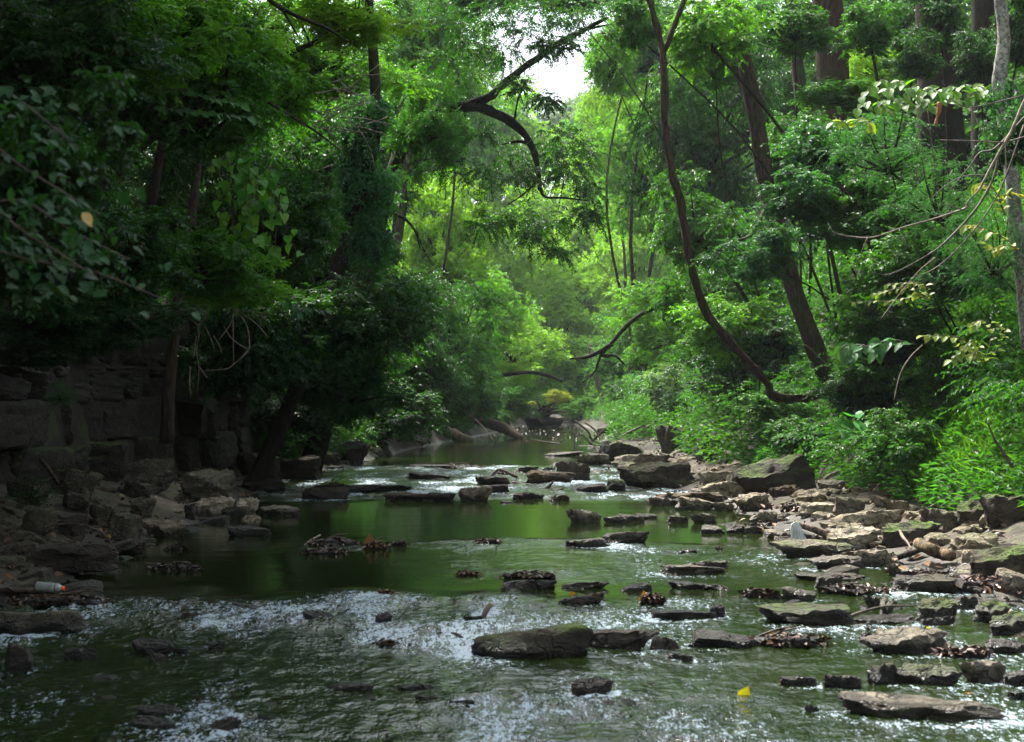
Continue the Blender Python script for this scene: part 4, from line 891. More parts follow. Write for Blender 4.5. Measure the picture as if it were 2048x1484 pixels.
LST = [
 # foreground, in the stream
 (940,1244,1192,1320,B,(.075, .058, .04),.8,"long dark foreground rock with mossy left end",0), (1128,1250,1325,1302,S,(.075, .058, .042),.0,"flat dark foreground rock touching the mossy one"), (1300,1268,1362,1300,B,GRY,0,"grey lump at the right end of the flat dark foreground rock"),
 (1334,1305,1392,1322,B,WET,0,"small wet lump just below the flat dark foreground rock"), (1140,1352,1230,1392,K_,BRN,0,"pointed brown rock alone near the bottom, right of middle"),
 (1300,1216,1442,1240,S,WET,0,"low wet slab behind the foreground rocks"), (1420,1208,1452,1232,B,WET,0,"dark wet lump left of the long slab with the mossy end"),
 (1380,1258,1545,1298,S,WET,.1,"low wet ledge with a forked stick on it"), (1516,1200,1732,1252,S,DRK,.8,"long dark slab with bright moss on its left end",0),
 (1660,1228,1850,1252,S,DRK,0,"low brown slab behind the layered rock"), (1762,1196,1792,1232,K_,GRY,.2,"small grey stone on the low brown slab"), (1728,1252,1916,1312,S,GRY,0,"big layered rock with wavy ledges",0),
 (1722,1262,1760,1284,B,GRY,0,"small round stone left of the layered rock"), (1838,1192,1925,1246,K_,DRK,.6,"upright dark rock with a moss cap behind the layered rock"), (1842,1228,1915,1252,B,WET,0,"wet cobble under the moss-capped rock"),
 (1953,1200,2025,1245,K_,DRK,1,"dark rock with thick moss at the right edge, upper"), (1983,1222,2080,1275,K_,WET,1,"big black block hung with moss at the right edge",0), (1975,1275,2070,1308,S,WET,0,"low wet step below the black mossy block"),
 (1555,1348,1640,1375,S,WET,0,"leftmost of the dark wet stones in the lower right row"), (1645,1345,1745,1380,S,WET,0,"middle dark wet stone in the lower right row"), (1740,1325,1800,1372,B,WET,.3,"wet stone against the dark arched rock"),
 (1795,1322,1932,1376,K_,DRK,.5,"dark arched rock near the lower right"), (1925,1312,2022,1366,K_,PAL,0,"pale blocky rock right of the dark arched rock"), (1690,1388,2022,1442,S,TAN,0,"long pale brown slab in the lower right corner",0),
 (2012,1380,2070,1402,S,WET,0,"wet stone at the right edge, lowest"), (2010,1340,2070,1372,S,WET,.1,"wet stone at the right edge above the lowest"), (1905,1295,1960,1315,S,BRN,0,"flat brown stone right of the layered rock"),
 (1610,1408,1640,1427,K_,WET,0,"small dark stone alone left of the long pale brown slab"),
 # left foreground
 (-60,1212,170,1270,B,GRY,0,"rounded brown boulder at the lower left edge",0), (258,1274,346,1312,B,WET,0,"black boulder in the left rapids"), (344,1295,378,1312,B,WET,0,"small black stone right of the left rapids boulder"),
 (120,1293,192,1320,B,WET,0,"black boulder with water falling beside it"), (0,1285,60,1345,B,WET,0,"dark wet boulder at the left edge below the brown boulder"), (412,1280,448,1308,B,WET,0,"small peaked wet stone in the left rapids"),
 (355,1222,428,1238,S,BRN,.6,"flat wet stone with yellowish top in the upper rapids"), (296,1306,332,1322,B,BRN,0,"tiny brown stone below the left rapids boulder"), (265,1405,366,1432,S,WET,0,"wet stone near the lower left, upper of two"),
 (240,1432,362,1458,S,WET,0,"wet stone near the lower left, lower of two"), (418,1432,482,1462,K_,BRN,0,"reddish brown stone near the bottom left"), (603,1219,666,1242,B,WET,0,"black stone in the middle of the rapids"),
 (748,1224,784,1246,K_,WET,0,"small upright dark stone in the middle of the rapids"), (655,1363,750,1381,S,WET,0,"low dark stone below the rapids, left"), (792,1365,868,1382,S,WET,0,"low dark stone below the rapids, middle"),
 (828,1391,882,1404,B,WET,0,"small smooth stone near the bottom middle, left one"), (896,1397,950,1412,B,WET,0,"small smooth stone near the bottom middle, right one"), (930,1381,962,1393,B,BRN,0,"tiny brownish stone above the two smooth stones"),
 (880,1264,930,1276,S,WET,0,"flat wet stone left of the mossy foreground rock"), (512,1432,552,1446,B,WET,0,"tiny dark stone near the bottom left of middle"), (926,1228,975,1246,B,WET,0,"dark stone with a broken plank standing on it"),
 (0,1180,60,1200,S,WET,0,"dark ledge stone under the bottle's plank"), 
 # middle
 (1000,1156,1115,1180,S,WET,0,"dark rock carrying rotten wood left of middle pool stones"), (1118,1160,1222,1178,S,BRN,0,"low brown slab right of the rotten wood"), (1237,1166,1308,1184,B,WET,0,"small dark peaked stone in the middle pool"),
 (1338,1162,1466,1181,S,WET,0,"wet grey slab below the long two-step slab"), (1115,1184,1212,1212,B,BRN,0,"smooth brown rock in the middle of the stream"), (1325,1126,1463,1150,S,TAN,0,"lower step of the long pale slab in the pool"),
 (1360,1117,1463,1140,S,PAL,0,"upper step of the long pale slab in the pool"), (1354,1097,1396,1108,B,WET,0,"tiny dark stone in the right pool"), (1430,1092,1448,1101,K_,PAL,0,"tiny pale stone right of the dark one in the pool"),
 (1125,1073,1232,1094,S,GRY,0,"left half of the double slab in the middle of the creek"), (1198,1060,1302,1087,S,DRK,.1,"right half of the double slab in the middle of the creek"), (1130,1017,1206,1046,K_,PAL,.1,"bright rough rock standing in the green pool"),
 (1207,1029,1258,1046,S,PAL,0,"bright low stone right of the bright rough rock"), (1236,1028,1290,1044,S,PAL,0,"bright low stone second right of the bright rough rock"), (1270,1025,1318,1038,B,GRY,.2,"greyish low stone right of the bright low stones"),
 (1335,1030,1380,1046,S,GRY,0,"small flat stone at the right pool's edge, left one"), (1380,1024,1437,1047,K_,TAN,0,"small jagged stone at the right pool's edge"), (1400,1049,1452,1068,S,GRY,0,"low grey stone in the right pool inlet"),
 (1452,1049,1494,1068,K_,DRK,0,"dark peaked stone in the right pool inlet"), (1000,1000,1026,1006,B,WET,0,"tiny wet stone below the far riffle"),
 (655,966,832,986,S,WET,0,"long low ledge reaching into the far riffle from the left"), (600,972,700,1000,B,WET,0,"dark shelf of rock below the far riffle ledge"), (765,982,860,1003,S,BRN,0,"brown stone bar under the far riffle, left"), (850,984,910,1003,S,WET,0,"dark stone in the far riffle bar"),
 (915,970,985,1003,B,TAN,0,"tan rock heap in the far riffle, middle"), (960,968,1020,986,S,WET,0,"dark wet stone behind the tan rock heap"), (1024,982,1090,999,S,BRN,0,"brown stone right of the tan rock heap"), (1097,988,1142,1002,S,BRN,0,"small brown stone before the driftwood point"),
 (808,944,906,958,S,WET,0,"dark long stone far up the riffle, left"), (945,950,1035,970,S,WET,0,"dark stone holding driftwood in the far riffle"), (1028,932,1078,946,S,WET,0,"tiny dark stone at the head of the riffle, left"), (1083,934,1112,941,S,WET,0,"tiny dark stone at the head of the riffle, middle"),
 (1105,924,1132,932,B,WET,0,"tiny dark stone at the head of the riffle, right"), (1052,940,1152,967,S,BRN,0,"slanting brown slab under the tilted mossy slab"), (1108,920,1186,962,K_,DRK,.3,"tilted slab at the right of the far riffle"), (1150,968,1218,984,S,WET,0,"low stones left of the dark mossy lump"),
 (1213,957,1252,982,B,WET,.6,"dark mossy lump at the edge of the far riffle"), (1196,880,1300,924,B,WET,.8,"big dark mossy boulder at the end of the far pool"), (1232,920,1402,978,S,DRK,.4,"big dark boulder right of the far riffle",0), (1150,905,1235,930,S,GRY,.2,"flat grey slab by the end of the far pool"),
 (1225,905,1345,935,S,GRY,.3,"pale flaky ledge above the big dark boulder"), (1310,850,1400,905,K_,DRK,.2,"dark earth-covered block below the twig pile"), (1395,860,1470,920,B,WET,.3,"shaded lump under the vine"), (1398,940,1480,972,B,TAN,.1,"grey rounded stone between the two big dark boulders"),
 (1475,912,1640,986,S,(.06, .05, .035),.8,"large slanting dark slab with moss along its top",0,-.28), (1455,945,1510,985,B,DRK,.6,"dark stone at the foot of the slanting mossy slab"), (1296,992,1345,1012,K_,TAN,0,"tan wedge at the water's edge right of the far riffle"), (1296,978,1462,1012,S,BRN,0,"long brown ledge above the tan wedge"),
 (1352,994,1434,1021,S,TAN,0,"tan curled slab overhanging the pool"), (1424,1003,1472,1023,K_,PAL,0,"brightest block at the right pool's head"), (1400,960,1500,1000,S,TAN,.2,"flat tan slab under the slanting mossy slab"), (1468,985,1545,1020,S,TAN,0,"cracked pale slab left of the dry gully"),
 (1540,968,1604,1000,S,BRN,.1,"flat brown rock above the dry gully"), (1590,975,1672,1012,K_,TAN,0,"wedge shaped tan boulder below the leafy bank"), (1638,958,1697,983,S,GRY,.2,"dark-bottomed slab tucked under the leafy bank"), (1600,1003,1680,1028,S,PAL,0,"pale flat cracked slab in the dry gully"),
 (1500,1022,1560,1050,S,TAN,0,"small tan slab beside the gully mouth"), (1470,1050,1530,1068,S,GRY,0,"flat stone at the pool's edge before the gully"), (1668,992,1738,1028,S,GRY,.3,"grey slab below the bright grass, left"), (1770,998,1835,1028,S,TAN,.4,"mossy tan slab below the bright grass, middle"),
 (1660,1018,1820,1058,S,TAN,.2,"big low tan slab in the middle of the right shore",0), (1543,1076,1728,1118,S,GRY,.5,"layered undercut slab where the white cloth lies",0), (1655,1050,1768,1100,K_,PAL,.1,"tall pale pointed rock on the right shore"), (1625,1070,1700,1098,K_,DRK,.6,"dark mossy stone under the grey log"),
 (1688,1094,1794,1136,K_,TAN,0,"split brown block in front of the pale pointed rock"), (1765,1038,1892,1088,K_,DRK,1,"block with vivid moss top over a dark hollow",0), (1843,1014,1922,1062,K_,GRY,.2,"squarish grey block behind the vivid moss block"), (1918,998,1988,1052,K_,DRK,1,"mossy leaning rock left of the big moss-topped boulder"),
 (1972,984,2090,1062,B,DRK,1,"big moss-topped boulder at the right edge",0), (1888,1064,2012,1112,S,TAN,.5,"smooth tan slab below the big moss-topped boulder"), (1942,1086,2090,1152,K_,DRK,.9,"dark mossy block at the right edge below the tan slab",0), (1620,1108,1738,1141,S,GRY,0,"grey ribbed slab sloping into the pool"),
 (1592,1140,1742,1162,S,TAN,.2,"thin flat slab with a yellow leaf at the pool's edge"), (1628,1146,1692,1176,B,DRK,0,"dark lump under the thin flat slab"), (1565,1174,1638,1202,B,GRY,.1,"rounded grey stone left of the leafy gravel"), (1788,1146,1935,1188,S,DRK,.1,"dark brown humped slab right of the gravel",0),
 (1776,1124,1806,1152,K_,TAN,0,"small upright wedge beside the little backwater"), (1798,1130,1858,1152,S,TAN,0,"flat tan stone at the little backwater"), (1925,1100,1945,1122,B,PAL,0,"round pale cobble beside the big log's end"), (1730,1190,1800,1218,K_,GRY,.5,"slanted grey stone with green moss streak"),
 (1900,1190,1960,1222,B,WET,.2,"wet round stone in the pebbly channel"), (2000,1150,2070,1190,S,GRY,0,"grey slab at the right edge among brown leaves"),
 # left shore
 (384,990,468,1034,K_,PAL,0,"large pale cream boulder at the left shore",0), (468,994,516,1032,K_,PAL,0,"pinkish pale pointed boulder right of the cream boulder"), (278,1035,372,1070,B,TAN,0,"rounded tan boulder in the water, left shore"), (206,1022,282,1076,B,GRY,.1,"cracked pale boulder with a dark wet foot, left shore"),
 (255,995,312,1028,K_,GRY,0,"grey pointed rock behind the cracked pale boulder"), (478,1028,520,1062,K_,TAN,0,"small pale rock below the pinkish boulder"), (365,1010,390,1036,B,WET,0,"dark stone left of the cream boulder"), (440,1012,482,1036,K_,WET,0,"dark triangular stone between the two pale boulders"),
 (450,1050,542,1072,S,DRK,0,"low dark stone with sticks below the pale rocks"), (512,1010,604,1032,S,TAN,.1,"low shelf of rock covered with brown leaves, left shore"), (-40,1055,84,1094,B,GRY,0,"rounded grey boulder on the left shore edge",0), (-20,1078,232,1142,S,DRK,0,"huge dark wet slab at the left edge of the pool",0),
 (212,1108,232,1136,B,GRY,0,"small light boulder at the tip of the huge dark slab"), (240,1075,292,1100,B,BRN,0,"reddish leafy lump by the bent stick"), (40,1020,110,1060,B,GRY,.1,"grey rock on the left shelf, behind the rounded grey boulder"), (110,1030,175,1068,K_,DRK,0,"dark grey rock under the bent stick"),
 (165,1005,230,1045,K_,GRY,.1,"upright grey rock behind the bent stick"), (330,935,470,1005,S,GRY,.1,"great sloping slab at the tip of the left shelf",0), (225,915,345,975,S,GRY,.1,"broad flat slab in the middle of the left shelf",0), (90,935,200,985,S,GRY,.4,"mossy slab on the left shelf below the cliff"),
 (240,960,300,1000,B,DRK,0,"rounded dark rock on the left shelf"), (460,900,560,955,K_,DRK,.1,"dark tilted block at the end of the left shelf"), (540,910,640,960,S,DRK,.1,"dark slab by the water left of the far riffle"), (600,900,680,925,B,DRK,.2,"dark rock behind the riffle's left shore"), (480,955,570,985,S,WET,0,"low wet slab below the dark tilted block"),
 (120,985,180,1010,B,GRY,.2,"small grey rock in the middle of the left shelf"), (300,870,345,925,K_,GRY,.2,"upright pale stone at the foot of the thin dark trunk"), (0,960,80,1010,S,DRK,.3,"dark slab at the left edge of the shelf"),
 (560,878,660,912,B,DRK,.2,"shaded rock on the far left shore"), (660,880,740,925,K_,WET,.1,"dark root-hung rock at the left of the far pool"),
]
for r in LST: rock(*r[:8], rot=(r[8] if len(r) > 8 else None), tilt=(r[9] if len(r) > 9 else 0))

# ------------------------------------------------------------------ the water, broken where it runs over and round the stones
def rmask(x, y):
    yw = y + 1.1 * fbm(xyz(x * .55, y * .3), 3, 61) + .35 * fbm(xyz(x * 2.2, y * .9), 2, 62)
    m = ss(14.7, 13.9, yw) * ss(10.3, 11.4, yw) * (0.5 + 0.5 * ss(1.4, -0.6, x))
    m = np.maximum(m, 0.72 * ss(10.9, 10.3, yw) * (0.30 + 0.70 * ss(-0.25, 0.3, fbm(xyz(x * 0.9, y * 0.8), 3, 21))))
    m = np.maximum(m, ss(26.6, 28.6, y + .8 * fbm(xyz(x * .6, y * .2), 2, 63)) * ss(43, 40, y))
    m = np.maximum(m, 0.33 * ss(18.9, 18.2, yw) * ss(14.5, 16.5, yw) * ss(-1.4, 0.2, x))
    m = np.maximum(m, 0.6 * ss(19.4, 18.9, yw) * ss(17.9, 18.5, yw) * ss(-3.2, -2.2, x))
    m = m * (0.45 + 0.55 * ss(-0.3, 0.15, fbm(xyz(x * 1.5, y * 0.7), 3, 33)))
    return np.maximum(m, .33 * ss(14.4, 13.2, yw) * ss(-4.2, -1.5, x + .3 * (12 - y)))
def wz(x, y):
    r = rmask(x, y)
    big = fbm(xyz(x * 2.6, y * 2.2), 3, 41) * 0.042 + (1 - np.abs(vn(xyz(x * 6, y * 4.2), 43)) * 2) * 0.018 + fbm(xyz(x * 13, y * 8), 2, 45) * 0.018
    calm = fbm(xyz(x * 1.1, y * 3.2), 3, 47) * 0.0022
    return big * r + calm * ss(70, 30, y)
def foam_glint_f(x, y):
    r = rmask(x, y)
    st = fbm(xyz(x * 2.4 + .5 * fbm(xyz(x, y * .5), 2, 71), y * .75), 4, 55, .6)
    f = r * (0.42 + 1.25 * st) + .03 * ss(15, 13, y)  # riffle-wide pale specks stand in for sky reflections
    for (cx, cy_, rx, ry) in FOOT:
        ry2 = ry * 1.15; yy = np.where(y < cy_, (y - cy_) / (ry2 * 1.7), (y - cy_) / ry2)
        i0 = np.searchsorted(y[:, 0], cy_ - ry2 * 3); i1 = np.searchsorted(y[:, 0], cy_ + ry2 * 2)
        if i1 <= i0: continue
        d = np.sqrt(((x[i0:i1] - cx) / (rx * 1.08)) ** 2 + yy[i0:i1] ** 2)
        f[i0:i1] += 1.1 * np.exp(-((d - 1.0) / .22) ** 2) * np.clip(r[i0:i1] + .08, 0, .8) * (.6 + .8 * st[i0:i1])
    return np.clip(f, 0, 1)
v = np.geomspace(6.0, 126, 610); u = np.linspace(-1, 1, 310)
hw = np.minimum(3.4 + (v - 6) * 0.42, 9.0)
WX = u[None] * hw[:, None]; WY = np.repeat(v[:, None], 310, 1)
obj("creek_water", grid("creek_water", WX, WY, wz, [M_WATER], {"riffle": rmask, "foam": foam_glint_f}), kind='structure', label="green creek water with pale broken riffles between still pools")

# ------------------------------------------------------------------ stone cliff (block by block)
e = obj("rock_cliff", None, None, (-6.4, 21, 0.5), "low layered limestone cliff of big weathered blocks on the left bank", "cliff")
rr = random.Random(9)
nb = 0
zz = 0.35
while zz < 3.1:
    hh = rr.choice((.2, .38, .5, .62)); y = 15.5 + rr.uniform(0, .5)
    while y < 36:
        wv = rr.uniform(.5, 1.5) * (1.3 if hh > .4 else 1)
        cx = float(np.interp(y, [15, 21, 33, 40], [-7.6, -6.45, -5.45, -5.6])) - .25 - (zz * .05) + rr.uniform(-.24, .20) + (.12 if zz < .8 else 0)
        o = obj("stone_block", RM["cliff" if rr.random() < .6 else "block"][rr.randrange(7)], e, color=(*rr.choice(((.048, .043, .028), (.024, .021, .014), (0.035, .030, .020))), rr.choice((0, .1, .5))))  # block colours darkened to carry the shade of the left bank
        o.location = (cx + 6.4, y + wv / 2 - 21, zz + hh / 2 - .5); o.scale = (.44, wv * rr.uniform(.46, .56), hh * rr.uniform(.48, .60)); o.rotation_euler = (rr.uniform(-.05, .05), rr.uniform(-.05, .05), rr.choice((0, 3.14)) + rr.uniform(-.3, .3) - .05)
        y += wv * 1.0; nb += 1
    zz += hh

# ------------------------------------------------------------------ rubble, gravel, litter
def scatter_stones(name, label, pts, sizes, seed, colr, moss=0.0):
    rng = np.random.default_rng(seed); V0, F0 = ICO[2]; V0 = V0; n = len(pts); k = len(V0)
    sc = np.stack([sizes * rng.uniform(.8, 1.5, n), sizes * rng.uniform(.6, 1.1, n), sizes * rng.uniform(.25, .6, n)], -1)
    shp = [np.clip(1 + .35 * fbm(V0 * 1.3 + i * 9.1, 2, i), .5, 1.5) for i in range(8)]
    idx = rng.integers(0, 8, n); S8 = np.array(shp)[idx]
    VV = V0[None] * S8[..., None] ; VV = np.clip(VV, -.75, .75) * sc[:, None]
    a = rng.uniform(0, 6.28, n); ca, sa = np.cos(a)[:, None], np.sin(a)[:, None]
    X = VV[..., 0] * ca - VV[..., 1] * sa; Y = VV[..., 0] * sa + VV[..., 1] * ca
    tl = rng.uniform(-.35, .35, n)[:, None]; Z = VV[..., 2] + X * tl
    V = np.stack([X, Y, Z], -1) + pts[:, None]
    Fs = (F0[None] + (np.arange(n) * k)[:, None, None]).reshape(-1, 3)
    return obj(name, mesh(name, V.reshape(-1, 3), [Fs], [M_ROCK], False), kind='stuff', label=label, color=(*colr, moss))
def ground_pts(rng, n, side, d0, d1, y0, y1, pw=1.0):
    y = y0 * (y1 / y0) ** rng.uniform(0, 1, n); d = d0 + (d1 - d0) * rng.uniform(0, 1, n) ** pw
    x = np.interp(y, RY, RX) + d if side > 0 else np.interp(y, LY, LX) - d
    return np.stack([x, y, hgt(x, y)], -1)
rng = np.random.default_rng(4)
p1 = ground_pts(rng, 1000, 1, -.7, 2.3, 10, 60); s1 = rng.gamma(2.2, .036, 1000) + .02; p1[:, 2] = np.maximum(p1[:, 2], -.05)
scatter_stones("rubble", "loose limestone rubble along the right shore", p1, np.minimum(s1, .22) * 1.1, 1, (0.36, 0.30, 0.215), .25)
p2 = ground_pts(rng, 1000, -1, -.5, 2.6, 10, 60); s2 = np.minimum(rng.gamma(2.2, .034, 1000) + .02, .25)
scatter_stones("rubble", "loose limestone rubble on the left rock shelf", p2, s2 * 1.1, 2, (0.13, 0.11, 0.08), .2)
# wet stones breaking the riffles
def water_pts(rng, n, x0, x1, y0, y1): return np.stack([rng.uniform(x0, x1, n), rng.uniform(y0, y1, n), rng.uniform(-.05, -.01, n)], -1)
pr = np.concatenate([water_pts(rng, 60, -2.9, 2.4, 28, 36), water_pts(rng, 40, -2.5, 2.2, 36, 43), water_pts(rng, 26, -3.4, 3.6, 10.8, 14), water_pts(rng, 34, 2.0, 3.8, 10, 16), water_pts(rng, 18, -2.4, 1.0, 8.4, 10.6)])
scatter_stones("wet_stones", "small wet stones breaking the surface of the riffles", pr, rng.uniform(.035, .10, len(pr)), 3, WET, 0)
rng2 = np.random.default_rng(14)
def leaf_scatter(name, label, pts, size, seed, mt=M_LITTER, vert=.5, colr=None, kind='stuff', parent=None, lo=0, hi=1):
    rng = np.random.default_rng(seed); n = len(pts)
    d = rng.normal(size=(n, 3)); d[:, 2] *= vert; N = rng.normal(size=(n, 3)) * vert + np.array([0, 0, 1.0])
    L = size * rng.uniform(.6, 1.3, n); V, Fs, lv = leaves_geo(pts, d, N, L, L * .6, 6, lo + (hi - lo) * rng.uniform(0, 1, n), .3)
    return obj(name, mesh(name, V, [Fs], [mt], False, {"lv": lv}), parent, kind=kind, label=label, color=colr)
q = np.concatenate([ground_pts(rng, 2600, 1, -.2, 4.5, 9, 60), ground_pts(rng, 1500, -1, 0, 4, 9, 60)]); q[:, 2] += .03 + rng.uniform(0, .05, len(q))
leaf_scatter("leaf_litter", "brown fallen leaves strewn over the banks", q, .09, 5)
q = np.stack([rng.uniform(-3, 4.5, 420), rng.uniform(66, 110, 420), np.full(420, .012)], -1)
leaf_scatter("floating_leaves", "dead leaves floating on the far end of the pool", q, .13, 6, vert=.08)

# leaf and twig clumps caught on stones
dm = []
def clump(x0, y0, x1, y1, label, seed, tan=False, lo=0.0, hi=1.0):
    rr = random.Random(seed); rng = np.random.default_rng(seed)
    g = G((x0 + x1) / 2, y1); D = g.y; W = (x1 - x0) * D / F; Hh = (y1 - y0) * D / F; dp = W * .5
    e = obj("debris_clump", None, None, (g.x, D + dp / 2, g.z), label, "debris", "clumps of leaves and twigs caught in the creek")
    o = obj("mound", RM["boulder"][seed % 5], e, color=(0.03, .024, .018, 0)); o.scale = (W * .47, dp * .45, Hh * .45); o.location = (0, 0, Hh * .1)
    n = int(90 + 130 * W); a = rng.uniform(0, 6.28, n); r = np.sqrt(rng.uniform(0, 1, n)); X = r * np.cos(a) * W * .5; Y = r * np.sin(a) * dp * .5
    Z = Hh * .55 * np.sqrt(np.clip(1 - r * r, 0, 1)) * rng.uniform(.6, 1.1, n) * (1 + .4 * fbm(xyz(X * 9, Y * 9), 2, seed)) + .005
    leaf_scatter("leaves", None, np.stack([X, Y, Z], -1), min(.055, W * .2), seed, vert=.38, parent=e, lo=lo * .8, hi=hi * .88)
    for k in range(3):
        a = rr.uniform(-.5, .5); L = W * rr.uniform(.25, .55); cx = rr.uniform(-.25, .25) * W
        tube_obj("twig", [Vector((cx - L / 2, 0, Hh * .35)), Vector((cx, -.1 * dp, Hh * (.7 + a * .4))), Vector((cx + L / 2 * math.cos(a), 0, Hh * (.6 + a)))], [.008, .007, .004], M_WOOD, e, 5, 3)
for i, (a, lab, lo, hi) in enumerate((((608,1070,720,1093), "clump of stones, sticks and leaves left of middle in the pool", 0, .6), ((598,1096,692,1109), "flat dark clump below the stick clump", 0, .5), ((726,1074,778,1100), "clump with a curled rusty brown leaf standing up", .5, .86),
    ((780,1081,815,1094), "small black clump right of the rusty leaf", 0, .3), ((948,1076,1000,1087), "tiny clump at the right of the green pool", .2, .8), ((914,1143,960,1152), "tiny pinkish clump in the pool", .3, .9), ((750,1178,788,1190), "clump with a yellow leaf above the rapids", .5, 1),
    ((800,924,978,937), "long clump of red-brown leaves at the head of the riffle", .2, .8), ((1280,1184,1334,1209), "clump with an orange leaf left of the low wet slab", .3, .9), ((1490,1262,1676,1299), "wide clump of brown leaves left of the layered rock", .2, .9),
    ((1485,1172,1570,1200), "clump of dark leaves at the pool's right edge", .1, .7), ((1000,1143,1115,1160), "rotten bark and leaves on the dark rock left of the pool stones", .1, .6), ((330,1085,378,1100), "small clump in the shaded left water", 0, .4),
    ((292,1124,400,1142), "dark clump with a pale stick in the left pool", 0, .3), ((180,1075,290,1105), "heap of reddish leaves by the left shore", .3, .8), ((1890,1150,2048,1185), "drift of brown leaves at the right shore", .2, .9), ((1640,1165,1790,1190), "leafy gravel drift between the right rocks", .1, .7),
    ((0,1188,210,1213), "dark driftwood and leaf pile under the bottle", 0, .7), ((1880,1290,1990,1318), "clump of red-brown leaves right of the layered rock", .3, .85), ((1830,1140,1905,1160), "wet clump beside the backwater", 0, .5), ((1560,1000,1640,1022), "brown leaves gathered in the dry gully", .3, .7),
    ((750,1282,795,1292), "thin twig clump in the lower rapids", 0, .4), ((985,940,1030,950), "clump of dark leaves behind the driftwood", 0, .6), ((620,955,700,985), "mat of twigs and leaves at the left end of the riffle", 0, .6))):
    clump(*a, lab, 400 + i, lo=lo, hi=hi)

# ------------------------------------------------------------------ logs, sticks, bottle, cloth
def log(label, pts, rads, m=M_BARK, color=(0.12, .09, .065), name="log", cat="log", seg=16, rough=.12, parts=()):
    w3 = [P(*q) for q in pts]; r = [px2m(a, pts[0][2]) for a in rads]
    return tube_obj(name, w3, r, m, None, seg, 6, rough, int(pts[0][0]), color, label=label, cat=cat)
log("left one of two fallen logs sloping into the far pool", [(845, 845, 66), (870, 855, 66), (905, 868, 66), (945, 885, 66)], [10, 11, 11, 9], color=(0.17, .12, .085))
log("right one of two fallen logs sloping into the far pool", [(945, 835, 74), (975, 845, 73), (1010, 858, 72), (1038, 874, 71), (1052, 886, 71)], [9, 11, 10, 7, 3], color=(0.15, .11, .08))
log("thin pale stick leaning beside the right fallen log", [(950, 838, 68), (970, 858, 67), (988, 882, 66)], [1.6, 1.4, 1], M_PALEWOOD, name="stick", cat="stick", seg=6)
log("mossy log lying on the right shore beyond the boulder", [(1195, 862, 66), (1240, 860, 66), (1300, 866, 66)], [6, 7, 6], color=(0.10, .10, .05))
log("dark forked driftwood at the end of the far pool", [(1175, 892, 62), (1195, 872, 62), (1215, 855, 62), (1235, 848, 62)], [2, 3, 3, 2], name="stick", cat="stick", seg=6)
for i, (p, l) in enumerate((([(1165, 868), (1180, 885), (1200, 895)], "curved dark twig at the log jam, left"), ([(1150, 842), (1175, 862), (1185, 880), (1210, 890)], "long bent twig at the log jam"), ([(1170, 845), (1190, 860), (1200, 880)], "brown twig behind the log jam"),
        ([(1290, 850), (1262, 862), (1245, 872)], "pale brown stick on the twig pile, left"), ([(1340, 830), (1300, 850), (1275, 868)], "pale brown stick on the twig pile, middle"), ([(1440, 820), (1390, 835), (1340, 838)], "dark stick on top of the earth bank"),
        ([(1395, 795), (1405, 825), (1425, 842)], "thin slanting stick beside the earth bank"), ([(1430, 840), (1380, 832), (1350, 845)], "brown root on top of the earth bank"), ([(1120, 888), (1090, 884), (1060, 878)], "floating twig before the far end"))):
    log(l, [(a, b, 58) for a, b in p], [2.2, 2.2, 1], M_WOOD if i % 2 else M_PALEWOOD, name="stick", cat="stick", seg=6)
# pale pronged snag reflected in the pool
e = obj("pale_snag", None, None, tuple(P(1150, 888, 64)), "pale bleached snag standing in the far pool", "snag")
for k in ([(1150, 890), (1149, 872), (1151, 855), (1153, 848)], [(1150, 870), (1142, 862), (1138, 858)], [(1150, 875), (1158, 868), (1160, 860)]):
    tube_obj("prong", [P(a, b, 64) - e.location for a, b in k], [.045, .04, .012], M_PALEWOOD, e, 6, 3)
# root wad
e = obj("root_wad", None, None, tuple(P(1085, 846, 100)), "dark upturned root mass at the far end of the pool", "root wad")
rr = random.Random(2)
o = obj("root_ball", RM["boulder"][1], e, color=(.035, .026, .02, 0)); o.scale = (1.3, .8, .55); o.location = (0, 0, .1)
for i in range(16):
    a = rr.uniform(-1.3, 1.3); L = rr.uniform(.6, 1.5)
    tube_obj("root", [Vector((0, 0, .3)), Vector((math.sin(a) * L * .5, -.7, .4 + math.cos(a) * L * .5)), Vector((math.sin(a) * L, -.8, .2 + math.cos(a) * L * .8))], [.13, .08, .02], M_BARK, e, 6, 3, .2, i, (.045, .034, .026))
o = rock(1088, 903, 1168, 912, "slab", BRN, 0, "low mud bump rising from the far pool", name="mud_bump", cat="mud bump"); 
log("grey weathered log holding the white cloth", [(1590, 1048, 18.0), (1625, 1058, 18.0), (1655, 1068, 18.0), (1683, 1074, 18.0)], [5, 6.5, 8, 8], M_BARK, (0.26, .20, .16))
log("thick brown log wedged between the right shore rocks", [(1836, 1086, 16.5), (1860, 1098, 16.2), (1880, 1106, 16.2), (1902, 1112, 16.0)], [11, 13, 12.5, 11], M_BARK, (0.24, .17, .11))
log("dark smaller log crossing behind the thick brown log", [(1795, 1115, 16.7), (1820, 1107, 16.7), (1845, 1098, 16.7)], [6, 6, 5], M_BARK, (0.06, .045, .035))
log("short pale curved log on the dark bank", [(1520, 896, 33), (1530, 884, 33), (1545, 879, 33), (1556, 882, 33)], [4, 5.5, 5, 3.5], M_PALEWOOD, seg=10)
log("pale broken branch below the leafy right bank", [(1645, 962, 26.4), (1662, 950, 26.4), (1682, 942, 26.4)], [3.5, 4, 3], M_PALEWOOD, seg=10)
log("thin stick on the shore behind the vivid moss block", [(1820, 1030, 20.3), (1850, 1018, 20.3), (1885, 1000, 20.3)], [2, 1.6, 1], M_PALEWOOD, name="stick", cat="stick", seg=6)
